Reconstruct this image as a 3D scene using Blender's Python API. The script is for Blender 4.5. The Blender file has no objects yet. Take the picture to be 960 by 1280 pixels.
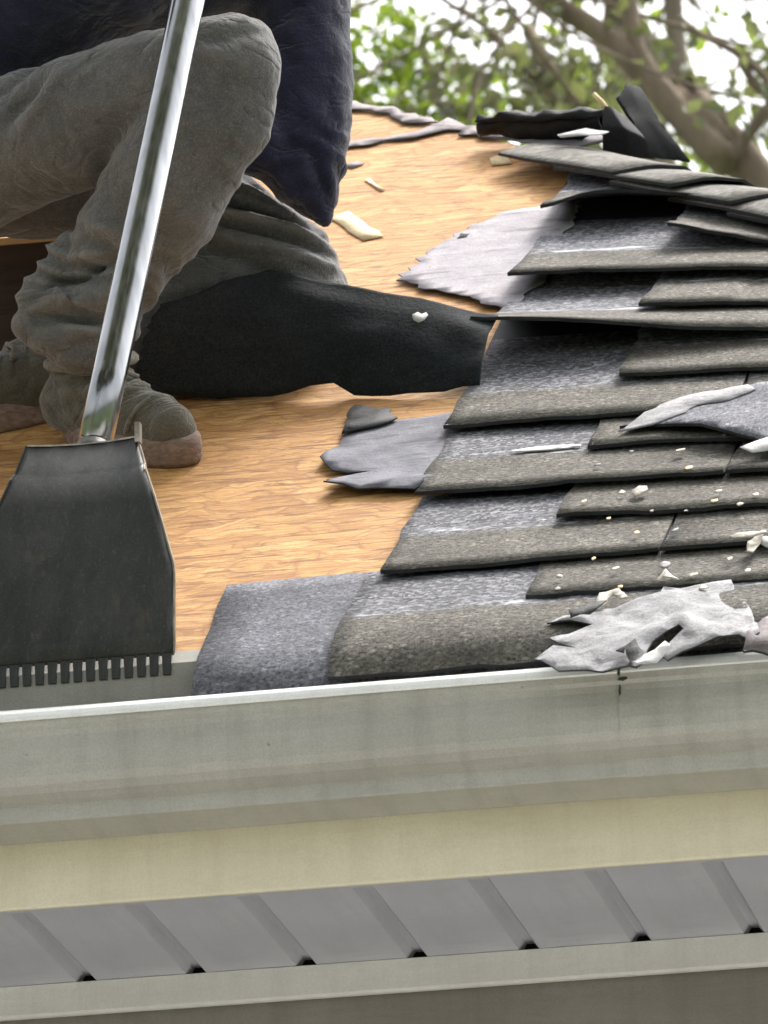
import bpy, bmesh, math, random
import numpy as np
from mathutils import Vector, Matrix, noise
from mathutils.geometry import delaunay_2d_cdt
R_ = math.radians
random.seed(7); rng = np.random.default_rng(7)
scene = bpy.context.scene
COL = scene.collection

# ------------------------------------------------------------------ camera
# world: x along the eave, y into the house, z up; z = 0 is the lip of the gutter
cam_d = bpy.data.cameras.new('camera'); cam = bpy.data.objects.new('camera', cam_d); COL.objects.link(cam)
CR = Vector((0.98075, 0.19389, -0.02324)); CU = Vector((0.08163, -0.29895, 0.95077)); CF = Vector((-0.17739, 0.93437, 0.30902))
CP = Vector((1.41669, -7.43676, -2.25780))
cam.matrix_world = Matrix(((CR.x, CU.x, -CF.x, CP.x), (CR.y, CU.y, -CF.y, CP.y), (CR.z, CU.z, -CF.z, CP.z), (0, 0, 0, 1)))
cam_d.sensor_fit = 'HORIZONTAL'; cam_d.sensor_width = 36; cam_d.lens = 36 * 9000 / 960
cam_d.clip_start = .05; cam_d.clip_end = 4000
cam_d.dof.use_dof = True; cam_d.dof.focus_distance = 8.5; cam_d.dof.aperture_fstop = 25
scene.camera = cam
# ------------------------------------------------------------------ sky, sun, exposure
SUN_EL, SUN_AZ = R_(58), R_(25)           # bright hazy overcast, light from behind the roof
world = bpy.data.worlds.new('World'); scene.world = world; world.use_nodes = True
wn = world.node_tree; wn.nodes.clear()
wo = wn.nodes.new('ShaderNodeOutputWorld'); wb = wn.nodes.new('ShaderNodeBackground')
sk = wn.nodes.new('ShaderNodeTexSky'); sk.sky_type = 'NISHITA'; sk.sun_disc = False
sk.sun_elevation = SUN_EL; sk.sun_rotation = SUN_AZ; sk.dust_density = 6; sk.air_density = 1.2; sk.ozone_density = 1
hs = wn.nodes.new('ShaderNodeHueSaturation'); hs.inputs['Saturation'].default_value = .22
wn.links.new(sk.outputs[0], hs.inputs['Color']); wn.links.new(hs.outputs[0], wb.inputs[0])
wb.inputs[1].default_value = .15
wn.links.new(wb.outputs[0], wo.inputs[0])
sd = bpy.data.lights.new('sun', 'SUN'); sd.energy = 1.5; sd.angle = R_(14); sd.color = (1, .96, .9)
sun = bpy.data.objects.new('sun', sd); COL.objects.link(sun)
sdir = Vector((math.sin(SUN_AZ) * math.cos(SUN_EL), math.cos(SUN_AZ) * math.cos(SUN_EL), math.sin(SUN_EL)))
sun.rotation_euler = sdir.to_track_quat('Z', 'Y').to_euler(); sun.location = (3, 6, 12)
vs = scene.view_settings; vs.view_transform = 'Standard'; vs.look = 'None'; vs.exposure = 1.4; vs.gamma = 1
vs.use_curve_mapping = False

# ------------------------------------------------------------------ materials
MT = {}
def srgb(r, g, b):
    f = lambda c: (c / 255 / 12.92) if c / 255 <= .04045 else ((c / 255 + .055) / 1.055) ** 2.4
    return (f(r), f(g), f(b), 1)
class NT:
    def __init__(s, name):
        m = bpy.data.materials.new(name); m.use_nodes = True; s.m = m; s.t = m.node_tree
        s.p = s.t.nodes['Principled BSDF']; MT[name] = m
    def n(s, typ, **kw):
        o = s.t.nodes.new('ShaderNode' + typ)
        for k, v in kw.items():
            if k in o.inputs: o.inputs[k].default_value = v
            else: setattr(o, k, v)
        return o
    def l(s, a, b): s.t.links.new(a, b)
    def coord(s, kind='Object', sc=(1, 1, 1), attr=None):
        mp = s.n('Mapping'); mp.inputs['Scale'].default_value = sc
        if attr: c = s.n('Attribute', attribute_name=attr); s.l(c.outputs['Vector'], mp.inputs[0])
        else: c = s.n('TexCoord'); s.l(c.outputs[kind], mp.inputs[0])
        return mp.outputs[0]
    def noise(s, v, sc, det=3, rough=.55, dist=0):
        o = s.n('TexNoise'); s.l(v, o.inputs['Vector']); o.inputs['Scale'].default_value = sc
        o.inputs['Detail'].default_value = det; o.inputs['Roughness'].default_value = rough; o.inputs['Distortion'].default_value = dist
        return o.outputs['Fac']
    def ramp(s, fac, stops, interp='LINEAR'):
        o = s.n('ValToRGB'); s.l(fac, o.inputs[0]); e = o.color_ramp; e.interpolation = interp
        while len(e.elements) < len(stops): e.elements.new(.5)
        for el, (p, c) in zip(e.elements, stops):
            el.position = p; el.color = c if len(c) == 4 else (*c, 1)
        return o.outputs[0]
    def mix(s, fac, a, b, mode='MIX'):
        o = s.n('Mix', data_type='RGBA', blend_type=mode)
        for sock, v in ((o.inputs[0], fac), (o.inputs[6], a), (o.inputs[7], b)):
            if isinstance(v, (int, float)): sock.default_value = v
            elif isinstance(v, tuple): sock.default_value = v if len(v) == 4 else (*v, 1)
            else: s.l(v, sock)
        return o.outputs[2]
    def math(s, op, a, b=0):
        o = s.n('Math', operation=op)
        for i, v in enumerate((a, b)):
            if isinstance(v, (int, float)): o.inputs[i].default_value = v
            else: s.l(v, o.inputs[i])
        return o.outputs[0]
    def col(s, c): s.l(c, s.p.inputs['Base Color'])
    def rough(s, v):
        if isinstance(v, (int, float)): s.p.inputs['Roughness'].default_value = v
        else: s.l(v, s.p.inputs['Roughness'])
    def bump(s, h, dist=.002, st=1.):
        b = s.n('Bump'); b.inputs['Distance'].default_value = dist; b.inputs['Strength'].default_value = st
        s.l(h, b.inputs['Height']); s.l(b.outputs[0], s.p.inputs['Normal'])
def G(v): return (v, v, v, 1)
def simple(name, c1, c2, sc=20, rough=.7, bump=0, bsc=200, metallic=0, spec=.5, stretch=(1, 1, 1), det=4, lo=.35, hi=.65):
    t = NT(name); v = t.coord(sc=stretch)
    t.col(t.ramp(t.noise(v, sc, det), [(lo, c1), (hi, c2)])); t.rough(rough)
    t.p.inputs['Metallic'].default_value = metallic; t.p.inputs['Specular IOR Level'].default_value = spec
    if bump: t.bump(t.noise(v, bsc, 3), bump)
    return t

def granule_mat(name, dark, mid, light, exposed_split):
    """mineral granules; the head lap (v > exposure) keeps its fresh blue-grey colour and its sealant line"""
    t = NT(name); v = t.coord(sc=(1, .42, 1), attr='rs')
    g = t.noise(v, 200, 3, .8); big = t.noise(v, 14, 4, .6)
    vo = t.n('TexVoronoi', feature='F1'); vo.inputs['Scale'].default_value = 200; t.l(v, vo.inputs['Vector'])
    cell = t.n('SeparateColor'); t.l(vo.outputs['Color'], cell.inputs[0])
    base = t.ramp(cell.outputs[0], [(0, dark), (.55, mid), (.86, mid), (1, light)])
    base = t.mix(.5, base, t.ramp(g, [(.36, dark), (.64, light)]))
    base = t.mix(t.ramp(big, [(.4, G(0)), (.7, G(.5))]), base, (dark[0] * 1.3, dark[1] * 1.3, dark[2] * 1.2, 1))
    if exposed_split:
        at = t.n('Attribute', attribute_name='rs'); sx = t.n('SeparateXYZ'); t.l(at.outputs['Vector'], sx.inputs[0])
        head = t.ramp(cell.outputs[0], [(0, (.045, .045, .050, 1)), (.5, (.125, .125, .137, 1)), (1, (.36, .36, .39, 1))])
        head = t.mix(t.ramp(t.noise(t.coord(sc=(6, 60, 1), attr='rs'), 1, 3), [(.35, G(0)), (.7, G(.6))]), head, (.14, .14, .155, 1))
        edge = t.math('ADD', sx.outputs[2], t.math('MULTIPLY', t.math('SUBTRACT', t.noise(v, 22, 4, .7), .5), .045))
        f = t.ramp(edge, [(.143, G(0)), (.168, G(1))])
        c = t.mix(f, base, head)
        # broken strip of pale sealant / release film just above the exposure
        band = t.ramp(edge, [(.153, G(0)), (.159, G(1)), (.170, G(1)), (.186, G(0))])
        brk = t.ramp(t.noise(t.coord(sc=(9, 40, 1), attr='rs'), 1.3, 4, .7), [(.52, G(0)), (.64, G(.9))])
        c = t.mix(t.math('MULTIPLY', band, brk), c, (.72, .72, .76, 1))
    else: c = base
    t.col(c); t.rough(.92); t.p.inputs['Specular IOR Level'].default_value = .25
    t.bump(t.math('ADD', g, cell.outputs[1]), .0016, .8)
    return t
granule_mat('shingle_weathered', (.028, .0255, .022, 1), (.094, .086, .074, 1), (.34, .315, .275, 1), True)
granule_mat('shingle_cap_lit', (.07, .066, .06, 1), (.17, .16, .145, 1), (.42, .40, .36, 1), False)  # sky sheen on the hip caps put into a paler colour
granule_mat('shingle_grey', (.045, .046, .056, 1), (.12, .122, .14, 1), (.36, .36, .40, 1), False)
simple('asphalt_back', (.012, .0125, .014, 1), (.03, .031, .034, 1), 30, .8, .001, 300)
# bare oriented strand board
t = NT('osb'); v = t.coord(sc=(1, 1, 1), attr='rs')
wob = t.n('TexNoise'); t.l(v, wob.inputs['Vector']); wob.inputs['Scale'].default_value = 14; wob.inputs['Detail'].default_value = 3
dv = t.n('VectorMath', operation='MULTIPLY_ADD'); t.l(wob.outputs['Color'], dv.inputs[0]); dv.inputs[1].default_value = (.07, .09, 0); t.l(v, dv.inputs[2])
mp = t.n('Mapping'); mp.inputs['Scale'].default_value = (13, 40, 1); t.l(dv.outputs[0], mp.inputs[0])
vo = t.n('TexVoronoi', feature='F1'); vo.inputs['Scale'].default_value = 1; vo.inputs['Randomness'].default_value = 1; t.l(mp.outputs[0], vo.inputs['Vector'])
mp2 = t.n('Mapping'); mp2.inputs['Scale'].default_value = (30, 100, 1); mp2.inputs['Location'].default_value = (3, 7, 0); t.l(dv.outputs[0], mp2.inputs[0])
vo2 = t.n('TexVoronoi', feature='F1'); vo2.inputs['Scale'].default_value = 1; t.l(mp2.outputs[0], vo2.inputs['Vector'])
sc1 = t.n('SeparateColor'); t.l(vo.outputs['Color'], sc1.inputs[0]); sc2 = t.n('SeparateColor'); t.l(vo2.outputs['Color'], sc2.inputs[0])
c = t.ramp(sc1.outputs[0], [(0, (.33, .14, .036, 1)), (.3, (.55, .285, .082, 1)), (.75, (.63, .35, .115, 1)), (1, (.74, .46, .18, 1))])
c = t.mix(.45, c, t.ramp(sc2.outputs[0], [(0, (.33, .15, .04, 1)), (.2, (.54, .28, .09, 1)), (1, (.70, .43, .17, 1))]))
ve = t.n('TexVoronoi', feature='DISTANCE_TO_EDGE'); ve.inputs['Scale'].default_value = 1; t.l(mp.outputs[0], ve.inputs['Vector'])
c = t.mix(t.ramp(ve.outputs['Distance'], [(0, G(.6)), (.05, G(.25)), (.10, G(0))]), c, (.25, .105, .03, 1))
knot = t.n('TexVoronoi', feature='F1'); knot.inputs['Scale'].default_value = 1; t.l(t.coord(sc=(5, 9, 1), attr='rs'), knot.inputs['Vector'])
c = t.mix(t.ramp(knot.outputs['Distance'], [(.03, G(.9)), (.09, G(0))]), c, (.13, .05, .02, 1))
c = t.mix(t.ramp(t.noise(t.coord(), 260, 3, .8), [(.38, G(.35)), (.52, G(0))]), c, (.30, .14, .045, 1))
grain = t.noise(t.coord(sc=(14, 170, 1), attr='rs'), 1, 4, .6)
c = t.mix(t.ramp(grain, [(.35, G(.45)), (.6, G(0))]), c, (.27, .12, .04, 1))
dk = t.ramp(t.noise(t.coord(sc=(11, 95, 1), attr='rs'), 1, 5, .7, .6), [(.54, G(0)), (.60, G(.85))])
c = t.mix(dk, c, (.20, .085, .028, 1))
stain = t.ramp(t.noise(t.coord(sc=(3, 4, 1), attr='rs'), 1, 4, .6), [(.45, G(0)), (.75, G(.3))])
c = t.mix(stain, c, (.36, .19, .085, 1))
t.col(c); t.rough(.75); t.p.inputs['Specular IOR Level'].default_value = .3
t.bump(t.math('ADD', t.math('MULTIPLY', sc1.outputs[1], .8), grain), .0015, .7)
# felt and paper
def sheet_mat(name, c1, c2, c3, sc=22, streak=(8, 40, 1)):
    t = NT(name); v = t.coord(attr='rs')
    c = t.ramp(t.noise(v, sc, 5, .6), [(.35, c1), (.65, c2)])
    c = t.mix(t.ramp(t.noise(t.coord(sc=streak, attr='rs'), 1, 5, .7), [(.56, G(0)), (.64, G(.75))]), c, c3)
    c = t.mix(t.ramp(t.noise(t.coord(), 300, 3, .75), [(.35, G(.5)), (.55, G(0))]), c, c3)
    t.col(c); t.rough(.85); t.p.inputs['Specular IOR Level'].default_value = .3; t.bump(t.noise(v, 90, 4), .002, .6)
sheet_mat('felt_grey', (.13, .13, .155, 1), (.24, .24, .27, 1), (.07, .07, .08, 1))
sheet_mat('felt_pale', (.33, .305, .33, 1), (.44, .41, .43, 1), (.17, .155, .17, 1))
sheet_mat('felt_brown', (.20, .175, .175, 1), (.30, .265, .27, 1), (.10, .08, .08, 1))
sheet_mat('paper_pale', (.25, .245, .255, 1), (.42, .41, .42, 1), (.09, .088, .09, 1), 45, (14, 22, 1))
sheet_mat('paper_white', (.55, .54, .53, 1), (.70, .69, .68, 1), (.38, .36, .35, 1), 40)
t = NT('felt_black'); v = t.coord(attr='rs')
c = t.ramp(t.noise(v, 20, 4), [(.35, (.0075, .0105, .0115, 1)), (.7, (.016, .02, .022, 1))])
c = t.mix(t.ramp(t.noise(v, 500, 2, .7), [(.45, G(0)), (.75, G(.35))]), c, (.06, .07, .075, 1))
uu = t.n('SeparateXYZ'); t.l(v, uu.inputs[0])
left_fade = t.ramp(t.math('ADD', uu.outputs[0], t.math('MULTIPLY', t.noise(v, 6, 4), .5)), [(.30, G(.8)), (.85, G(0))])  # felt turns paler towards the left end of the flap
c = t.mix(left_fade, c, (.046, .046, .046, 1))
vw = t.coord()
c = t.mix(t.ramp(t.noise(vw, 330, 3, .8), [(.40, G(.6)), (.56, G(0))]), c, (.004, .005, .006, 1))
c = t.mix(t.ramp(t.noise(vw, 300, 3, .8), [(.55, G(0)), (.70, G(.6))]), c, (.05, .056, .06, 1))
t.col(c); t.rough(.9); t.p.inputs['Specular IOR Level'].default_value = .2; t.bump(t.noise(vw, 160, 4, .7), .002, .7)
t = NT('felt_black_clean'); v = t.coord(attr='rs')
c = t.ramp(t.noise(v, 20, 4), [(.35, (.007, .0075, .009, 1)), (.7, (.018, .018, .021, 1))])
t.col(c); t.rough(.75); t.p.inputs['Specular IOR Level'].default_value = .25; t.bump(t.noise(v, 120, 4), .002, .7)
# painted aluminium
def paint(name, c1, c2, dirt, rough=.42, speck=True):
    t = NT(name); v = t.coord()
    c = t.ramp(t.noise(v, 5, 5, .6), [(.35, c1), (.65, c2)])
    st = t.ramp(t.noise(t.coord(sc=(30, 2, 2.2)), 1, 5, .65), [(.48, G(0)), (.72, G(.4))])
    blotch = t.ramp(t.noise(t.coord(sc=(1, 1, 2.5)), 16, 5, .7), [(.52, G(0)), (.75, G(.3))]); c = t.mix(blotch, c, dirt)
    c = t.mix(st, c, dirt)
    c = t.mix(t.ramp(t.noise(v, 420, 2, .7), [(.38, G(.30)), (.60, G(0))]), c, dirt)
    if speck:
        c = t.mix(t.ramp(t.noise(v, 75, 2, .5), [(.755, G(0)), (.80, G(.6))]), c, (.08, .08, .07, 1))
    t.col(c); t.rough(rough); t.bump(t.noise(t.coord(sc=(.6, 3, 3)), 6, 4), .006, .35)
paint('gutter_paint', (.40, .385, .345, 1), (.47, .455, .41, 1), (.24, .23, .20, 1))
paint('drip_paint', (.26, .25, .215, 1), (.33, .32, .28, 1), (.15, .14, .12, 1))
paint('gutter_lip_lit', (.82, .82, .80, 1), (.90, .90, .88, 1), (.6, .6, .56, 1), .3, False)  # sky light on the lip put into its colour, whiter than the gutter
paint('fascia_paint', (.66, .605, .45, 1), (.73, .675, .515, 1), (.53, .46, .34, 1), .5, False)
paint('soffit_paint', (.45, .45, .495, 1), (.52, .52, .565, 1), (.36, .355, .39, 1), .6, False)
paint('frieze_paint', (.66, .64, .61, 1), (.74, .72, .69, 1), (.52, .50, .47, 1), .5, False)
paint('siding_paint', (.22, .20, .175, 1), (.27, .245, .22, 1), (.15, .14, .12, 1), .6, False)
simple('sealant_dark', (.012, .02, .014, 1), (.04, .055, .045, 1), 60, .6)
simple('void_dark', (.01, .01, .01, 1), (.015, .015, .015, 1), 10, .9)
# the worker and his shovel
def cloth(name, c1, c2, c3, weave=700, fade=9):
    t = NT(name); v = t.coord()
    c = t.ramp(t.noise(v, fade, 5, .55), [(.25, c1), (.78, c2)])
    c = t.mix(t.ramp(t.noise(v, weave, 2, .7), [(.36, G(.5)), (.60, G(0))]), c, c3)
    t.col(c); t.rough(.95); t.p.inputs['Specular IOR Level'].default_value = .15
    t.p.inputs['Sheen Weight'].default_value = .35; t.p.inputs['Sheen Roughness'].default_value = .45
    rid = t.math('ABSOLUTE', t.math('SUBTRACT', t.noise(t.coord(sc=(1, .6, 1.5)), 11, 3, .55, .7), .5))
    cre = t.ramp(rid, [(0, G(1)), (.05, G(.25)), (.14, G(0))])
    ge = t.n('NewGeometry'); c = t.mix(t.ramp(ge.outputs['Pointiness'], [(.50, G(0)), (.60, G(.55))]), c, (min(1, c2[0] * 2.1), min(1, c2[1] * 2.1), min(1, c2[2] * 2.1), 1))  # highlights on the fold ridges painted into the cloth colour
    c = t.mix(t.ramp(t.noise(v, 300, 3, .8), [(.52, G(0)), (.68, G(.35))]), c, (c2[0] * 1.9, c2[1] * 1.9, c2[2] * 1.9, 1)); t.col(c)
    t.bump(t.math('ADD', t.math('ADD', t.math('MULTIPLY', t.noise(v, weave, 2), .6), t.math('MULTIPLY', cre, -1.1)), t.math('MULTIPLY', t.noise(v, 30, 4, .6), 2.6)), .0032, .75)
cloth('denim_grey', (.082, .080, .078, 1), (.158, .153, .148, 1), (.048, .047, .045, 1), 520, 8)
cloth('navy_cloth', (.016, .017, .036, 1), (.032, .033, .066, 1), (.010, .010, .02, 1))
cloth('boot_suede', (.075, .068, .053, 1), (.125, .112, .088, 1), (.04, .035, .028, 1), 500, 16)
simple('boot_sole', (.17, .115, .09, 1), (.30, .21, .17, 1), 30, .85, .002, 90, stretch=(3, 3, 8))
simple('skin', (.36, .20, .14, 1), (.42, .25, .18, 1), 30, .55)
simple('hair', (.02, .014, .01, 1), (.05, .035, .025, 1), 200, .6)
simple('eye_white', (.7, .7, .68, 1), (.75, .75, .73, 1), 20, .3)
simple('glove_cloth', (.20, .19, .18, 1), (.30, .29, .27, 1), 40, .9, .001, 400)
t = simple('galvanised', (.27, .275, .28, 1), (.42, .425, .43, 1), 40, .2, 0, metallic=1, stretch=(1, 1, .12))
t.rough(t.ramp(t.noise(t.coord(sc=(1, 1, .08)), 160, 4), [(.35, G(.14)), (.7, G(.26))]))
t = NT('blade_steel'); v = t.coord(sc=(1, 1, .25))
c = t.ramp(t.noise(v, 30, 5, .65), [(.3, (.014, .0155, .0135, 1)), (.7, (.034, .036, .031, 1))])
c = t.mix(t.ramp(t.noise(t.coord(sc=(1, 1, .06)), 220, 3, .6), [(.58, G(0)), (.78, G(.5))]), c, (.09, .088, .078, 1))
c = t.mix(t.ramp(t.noise(t.coord(sc=(1, 1, .5)), 18, 6, .75), [(.56, G(0)), (.70, G(.6))]), c, (.075, .062, .045, 1))
c = t.mix(t.ramp(t.noise(t.coord(), 340, 3, .8), [(.55, G(0)), (.70, G(.4))]), c, (.10, .10, .09, 1))
t.col(c); t.rough(t.ramp(t.noise(v, 45, 4), [(.3, G(.42)), (.7, G(.62))])); t.p.inputs['Metallic'].default_value = .25
t.bump(t.noise(v, 160, 4), .0008, .5)
simple('bare_steel', (.20, .175, .14, 1), (.42, .37, .30, 1), 60, .4, metallic=.7)
simple('plank_shaded', (.030, .015, .010, 1), (.062, .032, .022, 1), 10, .85, .002, 80, stretch=(.2, 4, 4))
simple('plank_lit', (.50, .30, .13, 1), (.62, .40, .2, 1), 14, .8)  # lit top and shaded face of one plank, put into two colours
simple('chip_wood', (.62, .47, .26, 1), (.75, .60, .36, 1), 60, .8, .001, 200)
simple('chip_pale', (.32, .29, .24, 1), (.58, .54, .47, 1), 80, .8, .001, 200)
# vegetation, ground
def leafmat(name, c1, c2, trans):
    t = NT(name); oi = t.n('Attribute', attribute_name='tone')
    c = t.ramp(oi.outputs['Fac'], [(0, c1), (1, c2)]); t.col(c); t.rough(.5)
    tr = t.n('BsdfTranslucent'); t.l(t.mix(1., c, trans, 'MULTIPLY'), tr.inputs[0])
    mx = t.n('MixShader'); mx.inputs[0].default_value = .5
    t.l(t.p.outputs[0], mx.inputs[1]); t.l(tr.outputs[0], mx.inputs[2])
    t.l(mx.outputs[0], t.t.nodes['Material Output'].inputs[0])
leafmat('leaf_bright', (.085, .12, .022, 1), (.21, .29, .05, 1), (1.6, 1.6, 1.0, 1))
leafmat('leaf_olive', (.085, .098, .045, 1), (.17, .185, .085, 1), (1.5, 1.5, 1.1, 1))
leafmat('leaf_dark', (.08, .082, .052, 1), (.14, .138, .09, 1), (1.4, 1.4, 1.1, 1))
simple('bark_brown', (.15, .115, .08, 1), (.27, .21, .15, 1), 12, .95, .01, 40, stretch=(1, 1, .3))
simple('bark_pale', (.20, .165, .125, 1), (.32, .27, .21, 1), 9, .95, .01, 40, stretch=(1, 1, .3))
simple('lawn', (.035, .06, .018, 1), (.07, .10, .03, 1), 3, .95, .02, 60)
simple('concrete', (.36, .35, .33, 1), (.44, .43, .40, 1), 4, .9, .002, 120)

# ------------------------------------------------------------------ mesh helpers
def tag(o, label=None, cat=None, group=None, kind=None):
    if label: o['label'] = label
    if cat: o['category'] = cat
    if group: o['group'] = group
    if kind: o['kind'] = kind
    return o
def empty(name, loc, label, cat, group=None):
    o = bpy.data.objects.new(name, None); o.location = loc; o.empty_display_size = .1; COL.objects.link(o)
    return tag(o, label, cat, group)
def worldloc(o):
    v = Vector((0, 0, 0))
    while o is not None: v += Vector(o.location); o = o.parent
    return v
def mk(name, verts, faces, mat, parent=None, smooth=False, attrs=None, mats=None, fmat=None):
    V = np.asarray(verts, float).reshape(-1, 3)
    org = np.array([(V[:, 0].min() + V[:, 0].max()) / 2, (V[:, 1].min() + V[:, 1].max()) / 2, V[:, 2].min()])
    me = bpy.data.meshes.new(name); me.from_pydata((V - org).tolist(), [], [tuple(int(i) for i in f) for f in faces])
    for m in ([mat] if mats is None else mats): me.materials.append(MT[m])
    if fmat is not None: me.polygons.foreach_set('material_index', np.asarray(fmat, np.int32))
    if smooth: me.polygons.foreach_set('use_smooth', np.ones(len(me.polygons), bool))
    for k, a in (attrs or {}).items():
        a = np.asarray(a, np.float32)
        at = me.attributes.new(k, 'FLOAT_VECTOR' if a.ndim == 2 else 'FLOAT', 'POINT')
        at.data.foreach_set('vector' if a.ndim == 2 else 'value', a.ravel())
    me.update()
    o = bpy.data.objects.new(name, me); COL.objects.link(o)
    if parent is not None: o.parent = parent; o.location = Vector(org) - worldloc(parent)
    else: o.location = org
    return o
def rims_flat(o, top):
    s = np.ones(len(o.data.polygons), bool); s[top:] = False; o.data.polygons.foreach_set('use_smooth', s); return o
def fix(o):
    bm = bmesh.new(); bm.from_mesh(o.data); bmesh.ops.recalc_face_normals(bm, faces=bm.faces); bm.to_mesh(o.data); bm.free(); return o
def box(name, lo, hi, mat, parent=None):
    (a, b, c), (d, e, f) = lo, hi
    v = [(a, b, c), (d, b, c), (d, e, c), (a, e, c), (a, b, f), (d, b, f), (d, e, f), (a, e, f)]
    return mk(name, v, [(3, 2, 1, 0), (4, 5, 6, 7), (0, 1, 5, 4), (1, 2, 6, 5), (2, 3, 7, 6), (3, 0, 4, 7)], mat, parent)
def extrude_x(name, prof, xs, mat, parent=None, smooth=False, closed=True, wob=0):
    """profile [(y, z)] swept along x through stations xs; closed gives end caps"""
    n = len(prof); V = []; F = []
    for i, x in enumerate(xs):
        dz = wob * noise.noise(Vector((x * 2.1, 5.3, 0))) if wob else 0
        V += [(x, y, z + dz) for y, z in prof]
    m = n if closed else n - 1
    for i in range(len(xs) - 1):
        for j in range(m):
            k = (j + 1) % n; F.append((i * n + j, i * n + k, (i + 1) * n + k, (i + 1) * n + j))
    if closed: F += [tuple(range(n))[::-1], tuple(range((len(xs) - 1) * n, len(xs) * n))]
    return fix(mk(name, V, F, mat, parent, smooth))
def tube(pts, rad, seg=10, cap=True):
    """tapered tube along points"""
    V = []; F = []; P = [Vector(p) for p in pts]; rad = rad if hasattr(rad, '__len__') else [rad] * len(P)
    up = Vector((.31, .17, .93)).normalized()
    for i, p in enumerate(P):
        d = (P[min(i + 1, len(P) - 1)] - P[max(i - 1, 0)]).normalized()
        a = d.cross(up).normalized(); b = d.cross(a)
        for k in range(seg):
            t = 2 * math.pi * k / seg; V.append(p + (a * math.cos(t) + b * math.sin(t)) * rad[i])
    for i in range(len(P) - 1):
        for k in range(seg):
            j = (k + 1) % seg; F.append((i * seg + k, i * seg + j, (i + 1) * seg + j, (i + 1) * seg + k))
    if cap: F += [tuple(range(seg))[::-1], tuple(range((len(P) - 1) * seg, len(P) * seg))]
    return V, F
def merge(parts):
    V = []; F = []
    for v, f in parts:
        o = len(V); V += [tuple(q) for q in v]; F += [tuple(i + o for i in g) for g in f]
    return V, F

# ------------------------------------------------------------------ the roof plane
PITCH = R_(35); CPI, SPI = math.cos(PITCH), math.sin(PITCH)
RY, RZ = .09, .075                                   # eave edge of the deck
HIPX = 1.692                                         # where the hip meets the eave
def hip_s(x): return (HIPX - x) / CPI
def hip_x(s): return HIPX - s * CPI
def droop(s): return 0. if s >= 0 else -3.6 * s * s   # what hangs over the eave sags
def RP(x, s, h=0.):
    h = h + droop(s)
    return (x, RY + s * CPI - h * SPI, RZ + s * SPI + h * CPI)
RN = Vector((0, -SPI, CPI))

def roof_grid(name, xa, xb, s0, s1, nx, ns, hfun, th, mat, parent, xl=None, xr=None, smooth=True, mats=None, ds=None):
    """thin slab lying on the roof: xl(s), xr(s) give ragged or clipped ends, hfun(x, v) the height of its underside"""
    V = []; F = []; rs = []
    for side in (1, 0):
        for j in range(ns + 1):
            v = (s1 - s0) * j / ns; s = s0 + v
            a = xl(s) if xl else xa; b = xr(s) if xr else xb
            for i in range(nx + 1):
                x = a + (b - a) * i / nx; ss = s + (ds(x) if ds else 0) + (.005 * noise.noise(Vector((x * 33, s0 * 9, 2))) + .003 * noise.noise(Vector((x * 110, s0 * 9, 5))) if j == 0 else 0)
                V.append(RP(x, ss, hfun(x, v) + th * side)); rs.append((x, ss, v))
    n = nx + 1; N = n * (ns + 1); fm = []
    for j in range(ns):
        for i in range(nx):
            q = (j * n + i, j * n + i + 1, (j + 1) * n + i + 1, (j + 1) * n + i); F.append(q); fm.append(0)
            F.append(tuple(k + N for k in q)[::-1]); fm.append(1)
    ring = [i for i in range(n)] + [j * n + nx for j in range(1, ns + 1)] + [ns * n + i for i in range(nx - 1, -1, -1)] + [j * n for j in range(ns - 1, 0, -1)]
    for a, b in zip(ring, ring[1:] + ring[:1]): F.append((a, a + N, b + N, b)); fm.append(1)
    o = fix(mk(name, V, F, mat, parent, smooth, {'rs': rs}, mats, fm if mats else None))
    return rims_flat(o, 2 * nx * ns)

def jag(pts, amp, step, seed, keep=()):
    """closed outline with torn, uneven edges; edges listed in keep stay straight"""
    out = []; r = random.Random(seed)
    for i, p in enumerate(pts):
        q = pts[(i + 1) % len(pts)]; L = math.dist(p, q); n = max(1, int(L / step)); out.append(tuple(p))
        nx_, ny_ = (-(q[1] - p[1]) / (L + 1e-9), (q[0] - p[0]) / (L + 1e-9))
        for k in range(1, n):
            t = k / n; a = 0 if i in keep else amp * r.uniform(-1, 1)
            out.append((p[0] + (q[0] - p[0]) * t + nx_ * a, p[1] + (q[1] - p[1]) * t + ny_ * a))
    return out
def cdt(outline, grid):
    xs = [p[0] for p in outline]; ys = [p[1] for p in outline]; n = len(outline); pts = [Vector(p) for p in outline]
    def inside(x, y):
        c = False; j = n - 1
        for i in range(n):
            (xi, yi), (xj, yj) = outline[i], outline[j]
            if (yi > y) != (yj > y) and x < (xj - xi) * (y - yi) / (yj - yi) + xi: c = not c
            j = i
        return c
    gx = min(xs) + grid / 2
    while gx < max(xs):
        gy = min(ys) + grid / 2
        while gy < max(ys):
            if inside(gx, gy) and min((gx - a) ** 2 + (gy - b) ** 2 for a, b in outline) > (grid * .35) ** 2: pts.append(Vector((gx, gy)))
            gy += grid
        gx += grid
    r = delaunay_2d_cdt(pts, [(i, (i + 1) % n) for i in range(n)], [], 1, 1e-6)
    return [tuple(v) for v in r[0]], [tuple(f) for f in r[2]]
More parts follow.
